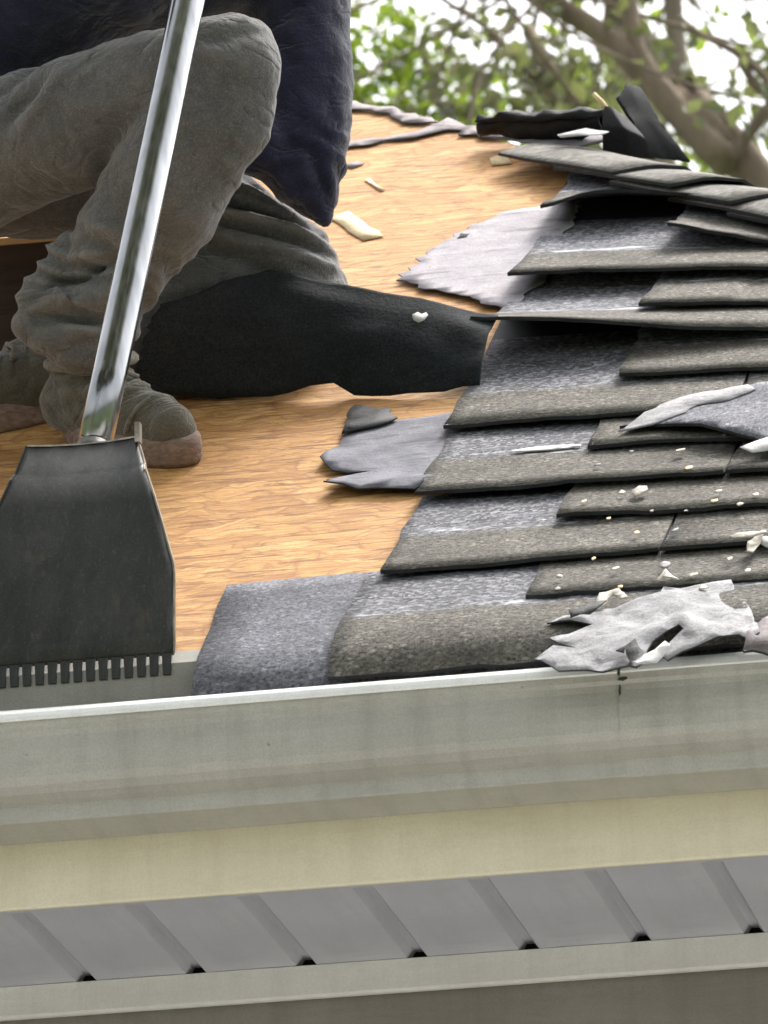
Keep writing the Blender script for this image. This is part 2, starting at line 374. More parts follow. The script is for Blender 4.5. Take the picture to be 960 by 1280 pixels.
def sheet(name, outline, pos, th, mat, parent=None, grid=.025, mats=None, smooth=True, thick_dir=None):
    """torn sheet: 2D outline (x, s) filled, placed by pos(x, s) and given real thickness"""
    P2, T = cdt(outline, grid); N = len(P2)
    top = [Vector(pos(*p)) for p in P2]; nr = [Vector((0, 0, 0)) for _ in P2]
    for a, b, c in T:
        q = (top[b] - top[a]).cross(top[c] - top[a])
        for i in (a, b, c): nr[i] += q
    bot = [p - n_.normalized() * th for p, n_ in zip(top, nr)]
    F = list(T) + [tuple(i + N for i in f[::-1]) for f in T]; fm = [0] * len(T) + [1] * len(T)
    ec = {}
    for f in T:
        for a, b in zip(f, f[1:] + f[:1]): ec[(a, b)] = 1
    for (a, b) in list(ec):
        if (b, a) not in ec: F.append((b, a, a + N, b + N)); fm.append(1)
    rs = [(p[0], p[1], .05) for p in P2] * 2
    return rims_flat(mk(name, top + bot, F, mat, parent, smooth, {'rs': rs}, mats, fm if mats else None), 2 * len(T))

# ------------------------------------------------------------------ ground
GZ = -3.86
fix(tag(mk('ground', [(-1500, -1500, GZ), (1500, -1500, GZ), (1500, 1500, GZ), (-1500, 1500, GZ)], [(0, 1, 2, 3)], 'lawn'), kind='structure'))
tag(box('bounce_slab', (-9, -9, GZ - .1), (7, .5, GZ + .05), 'concrete'), kind='structure')  # unseen pale slab, added to bounce light up to the soffit

# ------------------------------------------------------------------ house
XL, XR = -7.0, HIPX
house = empty('house', (-2.5, 4, GZ), 'house eave with half stripped shingle roof, beige fascia and grey ribbed soffit', 'house')
ZS = -.187
def gp(x0, x1, n): return [x0 + (x1 - x0) * i / n for i in range(n + 1)]
# roof deck: bare strand board, 15 mm thick, one closed body for the front slope
smax = hip_s(-2.0)
dv_, df_, drs = [], [], []
poly = [(XL, 0), (HIPX, 0), (-2.0, smax), (XL, smax)]
for hh in (0, -.013):
    for (x, s) in poly: dv_.append((x, RY + s * CPI - hh * SPI, RZ + s * SPI + hh * CPI)); drs.append((x, s, 0))
deck = fix(mk('roof_deck', dv_, [(0, 1, 2, 3), (7, 6, 5, 4), (0, 4, 5, 1), (1, 5, 6, 2), (2, 6, 7, 3), (3, 7, 4, 0)], 'osb', house, attrs={'rs': drs}))
ry, rz = RY + smax * CPI, RZ + smax * SPI
yb = 2 * ry - RY
for nm, vv in (('hip_slope', [(HIPX, RY, RZ - .005), (HIPX, yb, RZ - .005), (-2.0, ry, rz - .005)]),
               ('rear_slope', [(HIPX, yb, RZ - .005), (XL, yb, RZ - .005), (XL, ry, rz - .005), (-2.0, ry, rz - .005)])):
    n_ = len(vv); c_ = [(a, b, c - .02) for a, b, c in vv]
    o = fix(mk(nm, vv + c_, [tuple(range(n_)), tuple(range(n_, 2 * n_))[::-1]] + [(i, i + n_, (i + 1) % n_ + n_, (i + 1) % n_) for i in range(n_)], 'shingle_grey', house,
               attrs={'rs': [(a, b * 1.2, .05) for a, b, c in vv + c_]}))
# drip edge, fascia, soffit, frieze, siding
extrude_x('drip_edge', [(RY + .03, RZ + .0225), (RY - .004, RZ - .0015), (RY - .004, RZ - .040), (RY - .010, RZ - .044), (RY - .0085, RZ - .046), (RY - .0015, RZ - .040), (RY - .0015, RZ - .017), (RY + .03, RZ + .0045)],
          gp(XL, XR, 30), 'drip_paint', house, wob=.002)
extrude_x('fascia', [(.125, .066), (.125, ZS + .003), (.1265, ZS), (.131, ZS), (.131, .066)], gp(XL, XR - .03, 40), 'fascia_paint', house)
YW = .474
box('soffit_return', (XL, .1315, ZS), (XR - .03, .139, ZS + .004), 'soffit_paint', house)
pitch_g = .1306; xg0 = (-0.451,0.474,-0.179)[0]      # soffit panels with a pressed V groove at each right edge
gw, gd = .024, .011
prof = [(0, 0), (pitch_g - gw, 0), (pitch_g - gw * .72, gd), (pitch_g - gw * .34, gd), (pitch_g, 0)]
for i in range(-14, 10):
    xb_ = xg0 - pitch_g + gw * .5 + i * pitch_g + .0004
    V = []; n = len(prof)
    for yy in (.134, YW + .02):
        for dz in (0, .0025): V += [(xb_ + a * .9975, yy, ZS + .0042 + b + dz) for a, b in prof]
    F = []
    for j in range(n - 1):
        F += [(j, j + 1, 2 * n + j + 1, 2 * n + j), (n + j + 1, n + j, 3 * n + j, 3 * n + j + 1), (j + 1, j, n + j, n + j + 1), (2 * n + j, 2 * n + j + 1, 3 * n + j + 1, 3 * n + j)]
    F += [(0, 2 * n, 3 * n, n), (n - 1, 2 * n - 1, 4 * n - 1, 3 * n - 1)]
    fix(mk('soffit_panel', V, F, 'soffit_paint', house))
extrude_x('frieze_board', [(YW, ZS + .0035), (YW, ZS - .031), (YW + .004, ZS - .034), (YW + .012, ZS - .034), (YW + .012, ZS - .004), (YW + .004, ZS + .0035)], gp(XL, XR - .36, 30), 'frieze_paint', house)
box('groove_shade', (XL, YW + .030, ZS - .03), (XR - .37, YW + .05, ZS + .10), 'void_dark', house)  # near-black box, paints the shade behind the soffit groove ends
zt = ZS - .024
for i in range(25):
    zb = zt - .15
    if zb < GZ + .05: zb = GZ + .02
    extrude_x('siding_board', [(YW + .012, zb), (YW + .0185, zt), (YW + .045, zt), (YW + .045, zb)], [XL, XR - .37], 'siding_paint', house); zt = zb - .0006
    if zb < GZ + .1: break
box('wall_core', (XL, YW + .05, GZ), (XR - .36, yb - .4, ZS - .04), 'siding_paint', house)

# ------------------------------------------------------------------ shingles
def crinkle(x, s, k=0): return .004 * noise.noise(Vector((x * 9, s * 7, k * 3.7)))
SKP = [((0, -.088), (.4, -.088)), ((0.134,0.078), (0.409,0.079)), ((-0.046,0.214), (0.396,0.214)), ((0.143,0.372), (0.382,0.359)), ((-0.053,0.522), (0.370,0.487)),
       ((0.137,0.658), (0.317,0.636)), ((-0.049,0.801), (0.211,0.776)), ((0.147,0.949), (0.328,0.929)), ((-.06, 1.10), (0.313,1.079)), ((0.148,1.230), (0.301,1.210)),
       ((-0.050,1.430), (0.286,1.369)), ((0.152,1.551), (0.272,1.513)), ((-.05, 1.735), (.30, 1.755)), ((-.05, 1.87), (.3, 1.88)), ((-.05, 2.0), (.3, 2.0))]
SK = [p[0][1] for p in SKP]
def course_ds(k, x):
    (xa, sa), (xb, sb) = SKP[k]; return (sb - sa) / (xb - xa) * (min(x, .75) - xa)
TH = .0045
def pl(x, pts):
    if x <= pts[0][0]: return pts[0][1]
    for (a, b), (c, d) in zip(pts, pts[1:]):
        if x <= c: return b + (d - b) * (x - a) / (c - a)
    return pts[-1][1]
LIFT = {0: [(-9, .004)], 2: [(-.06, .0065), (.4, .004)], 4: [(-.06, .005), (.3, .006)], 6: [(-.05, .004), (.5, .004)],
        8: [(-.06, .056), (.06, .042), (.20, .022), (.4, .006)], 9: [(.13, .018), (.4, .006)], 10: [(-.06, .020), (.3, .014)],
        11: [(.13, .035), (.2, .026), (.35, .010)], 12: [(-.05, .026), (.05, .046), (.15, .054), (.24, .050), (.36, .040), (.6, .02)], 13: [(-.05, .02), (.05, .035), (.15, .04), (.3, .02)], 14: [(-.05, .02), (.1, .03), (.3, .02)],
        3: [(.13, .004), (.5, .003)], 7: [(.13, .006), (.4, .003)]}
def lay(k, xa, xb, seed, head=.335, mats=('shingle_weathered', 'asphalt_back'), tear=.004, base=0.):
    s0 = SK[k]; lf = LIFT.get(k, [(0, .003)])
    def hf(x, v):
        L = pl(x, lf) * min(1, max(0, (hip_x(s0 + v) - x - .04) / .22)); h = .0115 * max(0, 1 - v / .31) + .001 + base
        decay = max(0., 1 - v / .30) ** 1.5 if pl(x, lf) > .012 else math.exp(-v / .05)
        return h + L * decay + (crinkle(x, s0 + v, k) * .9 * math.exp(-v / .08))
    r = random.Random(seed)
    jl = [r.uniform(-1, 1) for _ in range(8)]
    def xl(s):
        v = (s - s0) / head * 7; i = min(6, int(max(0, v))); return xa + tear * (jl[i] + (jl[i + 1] - jl[i]) * (v - i))
    def xr(s): return min(xb, hip_x(s) - .01)
    head = {6: .42, 8: .43, 10: .36}.get(k, head)
    head_ = min(head, hip_s(xa) - s0 - .02)
    if head_ < .05: return
    nx = max(4, int((min(xb, .45) - xa) / .018) if xa < .42 else int((xb - xa) / .06))
    roof_grid('shingle', xa, xb, s0, s0 + head_, nx, 7, hf, TH, mats[0], deck, xl, xr, mats=list(mats), ds=lambda x: course_ds(k, x))
END_E, END_O = -.054, .138
JOINT = {0: [.62, 1.5], 1: [.42, 1.3], 2: [.272, 1.15], 3: [.50, 1.35], 4: [.318, 1.2], 5: [.46, 1.3], 6: [.30, 1.2], 7: [.55, 1.3], 8: [.42, 1.2], 9: [.36, 1.1], 10: [.50, 1.2], 11: [.9], 12: [.9], 13: [.9], 14: [.9]}
# grey starter strip at the very eave, its torn end beside the shovel
roof_grid('starter_strip', -.232, .60, -.080, .262, 14, 9, lambda x, v: .001 + .003 * math.exp(-v / .05) + crinkle(x, v, 5) * .4, .0045, 'shingle_grey', deck,
          xl=lambda s: -.224 - .045 * (s + .075) + .003 * noise.noise(Vector((s * 40, 1, 2))), mats=['shingle_grey', 'asphalt_back'])
roof_grid('starter_strip', .602, hip_x(0) - .02, -.075, .15, 10, 6, lambda x, v: .001, .0045, 'shingle_grey', deck, xr=lambda s: min(1.66, hip_x(s) - .02))
for k in range(len(SK)):
    x = (END_E if k % 2 == 0 else END_O) + random.uniform(-.004, .004)
    if k == 0: x = -.070
    for j, xe in enumerate(JOINT[k] + [9]):
        xe = min(xe, hip_x(SK[k]) - .01)
        if xe - x > .05: lay(k, x, xe, k * 10 + j, base=.0045 if k == 0 else 0)
        x = xe + .0035
roof_grid('shade_sheet', -.058, 1.0, .90, 2.04, 10, 8, lambda x, v: .0008, .0022, 'felt_black_clean', deck, xr=lambda s: hip_x(s) - .02)  # black sheet standing in for the shade under the lifted courses
# ridge caps bent over the hip
hd = Vector((-1, 1, math.tan(PITCH))).normalized()
h0 = Vector((HIPX, RY, RZ))
e1 = RN.cross(hd); e1 = e1 if e1.z < 0 else -e1
N2 = Vector((SPI, 0, CPI)); e2 = N2.cross(hd); e2 = e2 if e2.z < 0 else -e2
def cap(t0, lift, seed, tilt=0.):
    V = []; rs = []; F = []; nw, nt = 10, 4; W = .095; L = .30
    for side in (1, 0):
        for j in range(nt + 1):
            v = L * j / nt; t = t0 + v
            for i in range(nw + 1):
                w = -W + 2 * W * i / nw; e = e1 if w < 0 else e2
                hh = lift * (1 - v / L * .75) + .016 + .005 * side - .010 * math.exp(-(w / .03) ** 2) + tilt * max(0, -w) * (1 - v / L)
                p = h0 + hd * t + e * abs(w) + (RN if w < 0 else N2) * hh * .9 + Vector((0, 0, .004)) + Vector((0, 0, .004 * noise.noise(Vector((t * 6, w * 12, seed)))))
                V.append(p); rs.append((t, w + seed, .02 + v * .4))
    n = nw + 1; N = n * (nt + 1); fm = []
    for j in range(nt):
        for i in range(nw):
            q = (j * n + i, j * n + i + 1, (j + 1) * n + i + 1, (j + 1) * n + i); F += [q, tuple(k + N for k in q)[::-1]]; fm += [0, 1]
    ring = list(range(n)) + [j * n + nw for j in range(1, nt + 1)] + [nt * n + i for i in range(nw - 1, -1, -1)] + [j * n for j in range(nt - 1, 0, -1)]
    for a, b in zip(ring, ring[1:] + ring[:1]): F.append((a, a + N, b + N, b)); fm.append(1)
    rims_flat(fix(mk('hip_cap', V, F, 'shingle_weathered', deck, True, {'rs': rs}, ['shingle_cap_lit', 'asphalt_back'], fm)), 2 * nw * nt)
def t_of_x(x): return (HIPX - x) / abs(hd.x)
tc = .05; ci = 0
while tc < t_of_x(.02) - .12:
    xx = HIPX - tc * abs(hd.x)
    cap(tc, pl(xx, [(-.1, .010), (.05, .020), (.25, .024), (.7, .012)]), ci, .03 if ci % 3 == 1 else .0); tc += .145; ci += 1

# ------------------------------------------------------------------ gutter
gut = empty('rain_gutter', (-2, .06, -.111), 'pale grey aluminium rain gutter running along the whole eave', 'gutter')
gprof = [(.0005, -.003), (.0015, -.013), (.0055, -.017), (.0060, -.024), (.0040, -.040), (.0035, -.056), (.0055, -.069), (.0100, -.078), (.0190, -.0855), (.0310, -.0905), (.0400, -.0925), (.0405, -.0945), (.0405, -.1085), (.043, -.111), (.1225, -.112), (.1225, .030)]
def sheet_prof(pr, th):
    out = []; n = len(pr)
    for i, (y, z) in enumerate(pr):
        a = pr[max(0, i - 1)]; b = pr[min(n - 1, i + 1)]; dy, dz = b[0] - a[0], b[1] - a[1]; L = math.hypot(dy, dz)
        out.append((y - dz / L * th, z + dy / L * th))
    return pr + out[::-1]
xs = gp(XL, .262, 60)
extrude_x('trough', sheet_prof(gprof, .0011), xs, 'gutter_paint', gut, False, wob=.0012)
extrude_x('trough', sheet_prof([(y - .0016 if z > -.1 else y, z - (.001 if z < -.1 else 0)) for y, z in gprof], .0011), gp(.2595, XR, 30), 'gutter_paint', gut, wob=.0012)
lipp = [(.0130, .0100), (.0070, .0092), (.0025, .0068), (-.0008, .0028), (-.0030, -.0018), (-.0040, -.0052), (-.0030, -.0066), (.0004, -.0060), (.0030, -.0030), (.0085, .0010), (.014, .0055)]
extrude_x('lip', lipp, xs, 'gutter_lip_lit', gut, wob=.0012)
extrude_x('lip', [(y - .0012, z + .0004) for y, z in lipp], gp(.2600, XR, 30), 'gutter_lip_lit', gut, wob=.0012)
def blot(name, cx, cz, rx, rz_, yy, seed, mat, parent):
    r = random.Random(seed); n = 14; V = [(cx, yy - .0012, cz)]
    for ring, k in ((.6, .0012), (1, 0)):
        for i in range(n):
            a = 2 * math.pi * i / n; q = r.uniform(.6, 1.25) * ring; V.append((cx + math.cos(a) * rx * q, yy - k * .6, cz + math.sin(a) * rz_ * q))
    F = [(0, 1 + i, 1 + (i + 1) % n) for i in range(n)] + [(1 + i, 1 + n + i, 1 + n + (i + 1) % n, 1 + (i + 1) % n) for i in range(n)]
    return mk(name, V, F, mat, parent, True)
blot('sealant', .262, -.002, .0022, .010, -.0046, 1, 'sealant_dark', gut)
blot('sealant', .264, -.0125, .0060, .0022, -.0022, 2, 'sealant_dark', gut)
blot('sealant', .261, -.024, .0014, .0060, .0024, 4, 'sealant_dark', gut)
for hx in [-6.2 + .62 * i for i in range(13)]:
    box('hanger', (hx, .010, .0005), (hx + .025, .122, .003), 'gutter_paint', gut)

# ------------------------------------------------------------------ torn underlayment on the deck
def onroof(h, amp=.004, fr=8, lifts=()):
    def f(x, s):
        hh = h + amp * (noise.noise(Vector((x * fr, s * fr, 3.1 if amp == .0025 else h * 50))) + .6)
        for (cx, cs, r, a) in lifts: hh += a * math.exp(-((x - cx) ** 2 + (s - cs) ** 2) / r ** 2)
        return RP(x, s, hh)
    return f
o = sheet('felt_scrap', jag([(-0.202,0.731), (-0.199,0.780), (-0.190,0.797), (-0.191,0.844), (-0.179,0.868), (-0.156,0.875), (-0.136,0.889), (-0.098,0.892), (-0.069,0.897), (-.045, .90), (-.040, .60), (-0.062,0.572), (-0.112,0.583), (-0.153,0.597), (-0.179,0.614), (-0.167,0.636), (-0.182,0.650), (-0.161,0.660), (-0.130,0.674), (-0.159,0.673), (-0.181,0.689)], .0025, .02, 3),
          onroof(.004, .0022, 9, [(-.17, .60, .03, .014), (-.10, .60, .03, .010), (-.05, .60, .03, .010), (-.20, .74, .03, .008)]), .0016, 'felt_grey', grid=.02, mats=['felt_grey', 'asphalt_back'])
tag(o, 'torn blue grey felt scrap on the bare board, low beside the shingle ends', 'felt scrap')
o = sheet('felt_scrap', jag([(-0.192,0.838), (-0.192,0.899), (-0.199,0.935), (-0.194,0.965), (-0.175,0.949), (-0.159,0.934), (-0.152,0.942), (-0.129,0.884), (-0.153,0.857), (-0.176,0.847)], .003, .014, 5), onroof(.008, .0015, 14), .0015, 'asphalt_back')
tag(o, 'small dark torn felt flake on the upper corner of the blue grey scrap', 'felt scrap')
o = sheet('felt_scrap', jag([(-0.229,1.553), (-0.202,1.694), (-0.162,1.803), (-0.115,1.861), (-0.052,1.890), (-.02, 1.88), (-.02, 1.50), (-.045, 1.36), (-0.082,1.383), (-0.148,1.465)], .008, .014, 8),
          onroof(.0065, .0018, 7), .0015, 'felt_pale', mats=['felt_pale', 'asphalt_back'])
tag(o, 'pale mauve grey felt sheet between the black flap and the bare board above', 'felt scrap')
o = sheet('felt_scrap', jag([(-0.166,1.788), (-0.153,1.816), (-0.151,1.766), (-0.160,1.737), (-0.172,1.733)], .003, .012, 9), onroof(.006, .002, 14), .0015, 'asphalt_back')
tag(o, 'tiny dark torn flake on the upper edge of the mauve felt sheet', 'felt scrap')
o = sheet('felt_scrap', jag([(-0.479,2.334), (-0.407,2.358), (-0.345,2.372), (-0.307,2.400), (-0.284,2.442), (-0.263,2.411), (-0.214,2.352), (-0.157,2.268), (-0.219,2.304), (-0.274,2.370), (-0.301,2.352), (-0.340,2.339), (-0.402,2.325), (-0.474,2.301)], .012, .02, 12),
          onroof(.004, .002, 9), .0015, 'felt_brown', mats=['felt_brown', 'asphalt_back'])
tag(o, 'ragged brownish felt strip crossing the bare board behind the navy sleeve', 'felt scrap')
o = sheet('felt_scrap', jag([(-0.536,2.691), (-0.444,2.604), (-0.366,2.518), (-0.309,2.451), (-0.285,2.415), (-0.329,2.426), (-0.372,2.479), (-0.435,2.544), (-0.523,2.609)], .012, .02, 13), onroof(.004, .002, 9), .0015, 'felt_brown', mats=['felt_brown', 'asphalt_back'])
tag(o, 'narrow brownish felt remnant along the very top of the hip', 'felt scrap')
o = sheet('felt_scrap', jag([(-0.190,2.258), (-0.110,2.265), (-0.027,2.235), (0.012,2.194), (-0.087,2.168), (-0.144,2.215)], .006, .03, 14), onroof(.012, .003, 9), .0015, 'felt_pale', mats=['felt_pale', 'asphalt_back'])
tag(o, 'pale torn sliver lying on top of the hip beneath the black roll', 'felt scrap')
# the big black flap, propped between the deck, the knee and the lifted course
TLp, TMp, TRp = Vector((-0.447,0.925,0.816)), Vector((-0.319,0.960,0.855)), Vector((-0.028,0.972,0.771))
BLp, BRp = Vector(RP(-.50, 1.085, .003)), Vector(RP(-.040, .985, .010))
def flap(u, w):
    b = BLp.lerp(BRp, u) + Vector((0, 0, .004 * math.sin(u * 14))); tpt = TLp.lerp(TMp, u / .34) if u < .34 else TMp.lerp(TRp, (u - .34) / .66)
    p = b.lerp(tpt, w); nn = Vector((0, -.8, .6))
    return tuple(p + nn * (.030 * math.sin(math.pi * w) * (1 - .6 * abs(u - .35)) * (1 - w * .3)) + nn * .007 * noise.noise(Vector((u * 7, w * 3, 3))))
fo = jag([(0, 0), (.45, .01), (.58, .05), (.64, -.01), (1, 0), (1, 1), (.67, 1.0), (.34, 1), (.15, .93), (0, .9)], .010, .05, 21, keep=(4, 5, 6))
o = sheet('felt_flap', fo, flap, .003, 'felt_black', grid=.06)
tag(o, 'large black felt flap propped up against the kneeling knee', 'felt flap')
def spk(x, s): return tuple(Vector(flap(.80 + x / .45, .70 + s / .12)) + Vector((0, -.0035, .0015)))
o = sheet('paper_fleck', [(-.010, .001), (-.004, .0065), (.001, .0045), (.006, .0085), (.0095, .005), (.006, -.004), (.0, -.0085), (-.007, -.006)], spk, .0006, 'paper_white', grid=.02)
tag(o, 'tiny white fleck stuck on the black felt flap', 'paper scrap')

# ------------------------------------------------------------------ loose torn shingle and papers
o = sheet('torn_shingle', jag([(0.167,0.729), (0.192,0.728), (0.257,0.667), (0.362,0.575), (.46, .57), (.50, .78), (0.364,0.853), (0.324,0.861), (0.279,0.824), (0.234,0.783)], .004, .02, 31),
          onroof(.020, .0025, 8, [(.30, .64, .10, .016), (.17, .72, .04, -.004)]), .0035, 'shingle_grey', mats=['shingle_grey', 'asphalt_back'])
tag(o, 'loose grey torn shingle piece lying across the right hand courses', 'shingle piece')
o2 = sheet('torn_edge', jag([(0.170,0.698), (0.190,0.749), (0.219,0.798), (0.259,0.833), (0.312,0.848), (0.324,0.824), (0.298,0.788), (0.258,0.769), (0.237,0.722), (0.210,0.696)], .005, .014, 33),
           onroof(.0220, .0025, 8, [(.30, .64, .10, .016), (.17, .72, .04, -.004)]), .0012, 'paper_pale', parent=o)
o2 = sheet('torn_edge', jag([(0.332,0.557), (0.362,0.587), (0.386,0.590), (0.389,0.554), (0.348,0.540)], .002, .012, 34),
           onroof(.0225, .0025, 8, [(.30, .64, .10, .016), (.17, .72, .04, -.004)]), .001, 'paper_white', parent=o)
def ramp_pos(h0_, amp, fr, lifts=()):
    """a sheet that leaves the first course and bridges to the gutter lip"""
    def f(x, s):
        hh = h0_ + .022 * (s < 0) * min(1, -s / .1) + amp * (1.1 - 2.2 * abs(noise.noise(Vector((x * fr, s * fr * .7, 4.4)))) + .7 * noise.noise(Vector((x * fr * 2.6, s * fr * 2, 1.4))))
        for (cx, cs, r, a) in lifts: hh += a * math.exp(-((x - cx) ** 2 + (s - cs) ** 2) / r ** 2)
        return (x, RY + s * CPI - hh * SPI, RZ + s * SPI + hh * CPI + (.16 * s if s < 0 else 0))
    return f
plifts = [(.22, -.02, .03, .008), (.33, -.07, .03, .012), (.30, .02, .05, .008)]
o = sheet('torn_paper', jag([(0.175,-0.134), (0.193,-0.111), (0.218,-0.111), (0.196,-0.092), (0.182,-0.067), (0.203,-0.061), (0.228,-0.048), (0.203,-0.036), (0.173,-0.020), (0.190,-0.002), (0.216,-0.005), (0.244,0.010), (0.269,0.029), (0.294,0.043), (0.293,0.074), (0.331,0.070), (0.368,0.081),
                             (0.375,0.039), (0.387,0.013), (0.403,-0.036), (0.422,-0.123), (0.411,-0.134), (0.398,-0.115), (0.376,-0.123), (0.350,-0.138), (0.324,-0.159), (0.314,-0.146), (0.337,-0.105), (0.331,-0.095), (0.303,-0.116), (0.298,-0.161), (0.273,-0.179), (0.237,-0.176), (0.206,-0.171)], .0025, .016, 41),
          ramp_pos(.014, .0045, 26, plifts), .002, 'paper_pale', grid=.012, mats=['paper_pale', 'asphalt_back'])
tag(o, 'crumpled pale grey torn shingle backing draped onto the gutter edge', 'torn paper')
def strip(name, pts, w, h, mat, label, cat, seed, pos=None, th=.0012, group=None, parent=None):
    r = random.Random(seed); up = []; dn = []
    for i, p in enumerate(pts):
        q = pts[min(i + 1, len(pts) - 1)]; p0 = pts[max(i - 1, 0)]; dx, dy = q[0] - p0[0], (q[1] - p0[1]); L = math.hypot(dx, dy) + 1e-9
        ww = w * (.5 if i in (0, len(pts) - 1) else 1) * r.uniform(.7, 1.2)
        up.append((p[0] - dy / L * ww, p[1] + dx / L * ww)); dn.append((p[0] + dy / L * ww, p[1] - dx / L * ww))
    o = sheet(name, jag(up + dn[::-1], w * .15, w * 1.2, seed), pos or onroof(h, .008, 30), th, mat, parent, grid=w)
    return tag(o, label, cat, group)
strip('paper_strip', [(0.298,-0.214), (0.312,-0.198), (0.329,-0.175)], .010, .03, 'paper_white', 'short white paper strip lying on the crumpled backing by the gutter', 'paper scrap', 51, ramp_pos(.034, .006, 20))
strip('felt_scrap', [(0.200,-0.024), (0.216,-0.020), (0.233,0.004)], .014, .03, 'asphalt_back', 'short black curled scrap above the crumpled backing', 'felt scrap', 52, onroof(.026, .006, 30))
strip('paper_scrap', [(0.230,-0.007), (0.234,0.027), (0.245,0.035), (0.259,0.009)], .006, .035, 'chip_pale', 'cream paper curl next to the black scrap above the backing', 'paper scrap', 53, onroof(.028, .008, 40))
strip('felt_scrap', [(0.273,-0.156), (0.283,-0.142), (0.296,-0.178), (0.292,-0.199)], .010, .03, 'asphalt_back', 'small dark crumpled flake in the middle of the pale backing', 'felt scrap', 54, ramp_pos(.026, .003, 40))
strip('wood_splinter', [(0.382,0.144), (0.383,0.197), (0.392,0.230)], .006, .03, 'chip_pale', 'bent pale splinter standing on the right edge shingles', 'wood splinter', 55, onroof(.022, .012, 30))
strip('wood_splinter', [(0.359,0.191), (0.377,0.198), (0.397,0.211)], .006, .03, 'chip_pale', 'straight pale splinter lying across the bent one', 'wood splinter', 56, onroof(.030, .006, 30))
strip('paper_scrap', [(0.387,0.220), (0.408,0.190)], .022, .03, 'paper_white', 'white crumb of paper at the right edge beside the splinters', 'paper scrap', 57, onroof(.020, .004, 30))
strip('paper_scrap', [(0.284,0.075), (0.293,0.093), (0.308,0.072)], .009, .03, 'chip_pale', 'thin cream curl just above the crumpled backing', 'paper scrap', 58, onroof(.022, .012, 40))
strip('sealant_film', [(0.041,0.679), (0.080,0.681), (0.125,0.681)], .0075, .01, 'paper_white', 'white peeled sealant strip on a blue grey head lap mid roof', 'sealant strip', 59, onroof(.0135, .001, 10), .001)
strip('sealant_film', [(-0.077,2.121), (-0.045,2.135), (-0.011,2.114)], .020, .04, 'paper_white', 'white strip lying on the hip in front of the black roll', 'sealant strip', 60, onroof(.040, .004, 10), .001)
# corner of a curled dark scrap in the gutter, far right
o = sheet('felt_scrap', jag([(0.406,-0.158), (0.413,-0.099), (0.428,-0.070), (0.463,-0.112), (0.456,-0.178)], .003, .012, 61), ramp_pos(.012, .01, 20), .003, 'felt_brown', mats=['felt_brown', 'asphalt_back'])
tag(o, 'brown grey curled scrap at the right edge behind the gutter lip', 'felt scrap')
flecks = [(800,617,.016),(851,565,.010),(861,587,.008),(748,583,.006),(777,617,.006),(898,616,.007),(893,628,.006),(790,566,.004),(770,712,.007),(700,722,.006),(742,700,.005),(832,708,.012),(866,722,.009),(880,738,.008),(776,735,.006),(698,738,.006),(925,632,.007),(680,652,.005),(796,668,.006),(845,665,.007),(912,700,.006),(935,715,.006),(730,628,.005),(815,640,.005),(905,545,.004),(945,620,.007),(760,650,.005),(858,640,.004)]
for i, (x, s) in enumerate([(0.225,0.439),(0.256,0.595),(0.274,0.520),(0.161,0.564),(0.203,0.445),(0.320,0.416),(0.319,0.379),(0.196,0.609),(0.230,0.150),(0.168,0.137),(0.200,0.194),(0.287,0.147),(0.324,0.097),(0.341,0.047),(0.244,0.080),(0.172,0.090),(0.351,0.358),(0.122,0.359),(0.240,0.278),(0.285,0.275),(0.360,0.152),(0.385,0.101),(0.161,0.422),(0.248,0.361),(0.303,0.647),(0.366,0.391),(0.199,0.344),(0.289,0.350)]):
    r = random.Random(100 + i); sz = flecks[i][2] * .75; a0 = r.uniform(-.5, .5); n = 7
    ol = []
    for k in range(n):
        a = 2 * math.pi * k / n; q = sz * r.uniform(.6, 1.1); dx, dy = math.cos(a) * q, math.sin(a) * q * (.9 + r.random())
        ol.append((x + dx, s + dy))
    o = sheet('debris_fleck', ol, onroof(.0215, sz * .35, 60), sz * .2, ('chip_pale', 'chip_pale', 'chip_wood', 'paper_pale')[i % 4], grid=sz * 1.1)
    lab = {0: 'largest cream fleck lying mid way on the weathered shingles', 1: 'round cream crumb below the torn grey shingle piece', 11: 'flat cream flake between the crumpled backing and the splinters'}.get(i, 'small pale debris fleck scattered on the weathered shingles')
    tag(o, lab, 'debris', None if i in (0, 1, 11) else 'pale flecks scattered on the shingles')
# pale wood chips on the bare deck
def chip(pts, h, mat, label, seed, th=.001):
    return tag(sheet('wood_chip', jag(pts, .002, .03, seed), onroof(h, .0, 6), th, mat, grid=.2), label, 'wood chip')
chip([(-0.379,1.934), (-0.356,1.960), (-0.284,1.807), (-0.310,1.795)], .0025, 'chip_wood', 'large pale four sided wood chip just right of the kneeling knee', 71)
chip([(-0.360,2.133), (-0.353,2.135), (-0.320,2.062), (-0.326,2.060)], .0025, 'chip_wood', 'thin pale sliver of wood right of the navy sleeve', 72)
chip([(-0.189,2.187), (-0.170,2.211), (-0.152,2.147), (-0.181,2.148)], .0025, 'chip_wood', 'square pale wood chip near the hip at the top of the bare board', 73)
chip([(-0.404,2.227), (-0.388,2.244), (-0.374,2.225), (-0.389,2.204)], .0025, 'felt_brown', 'small brown felt chip touching the edge of the navy sleeve', 74)

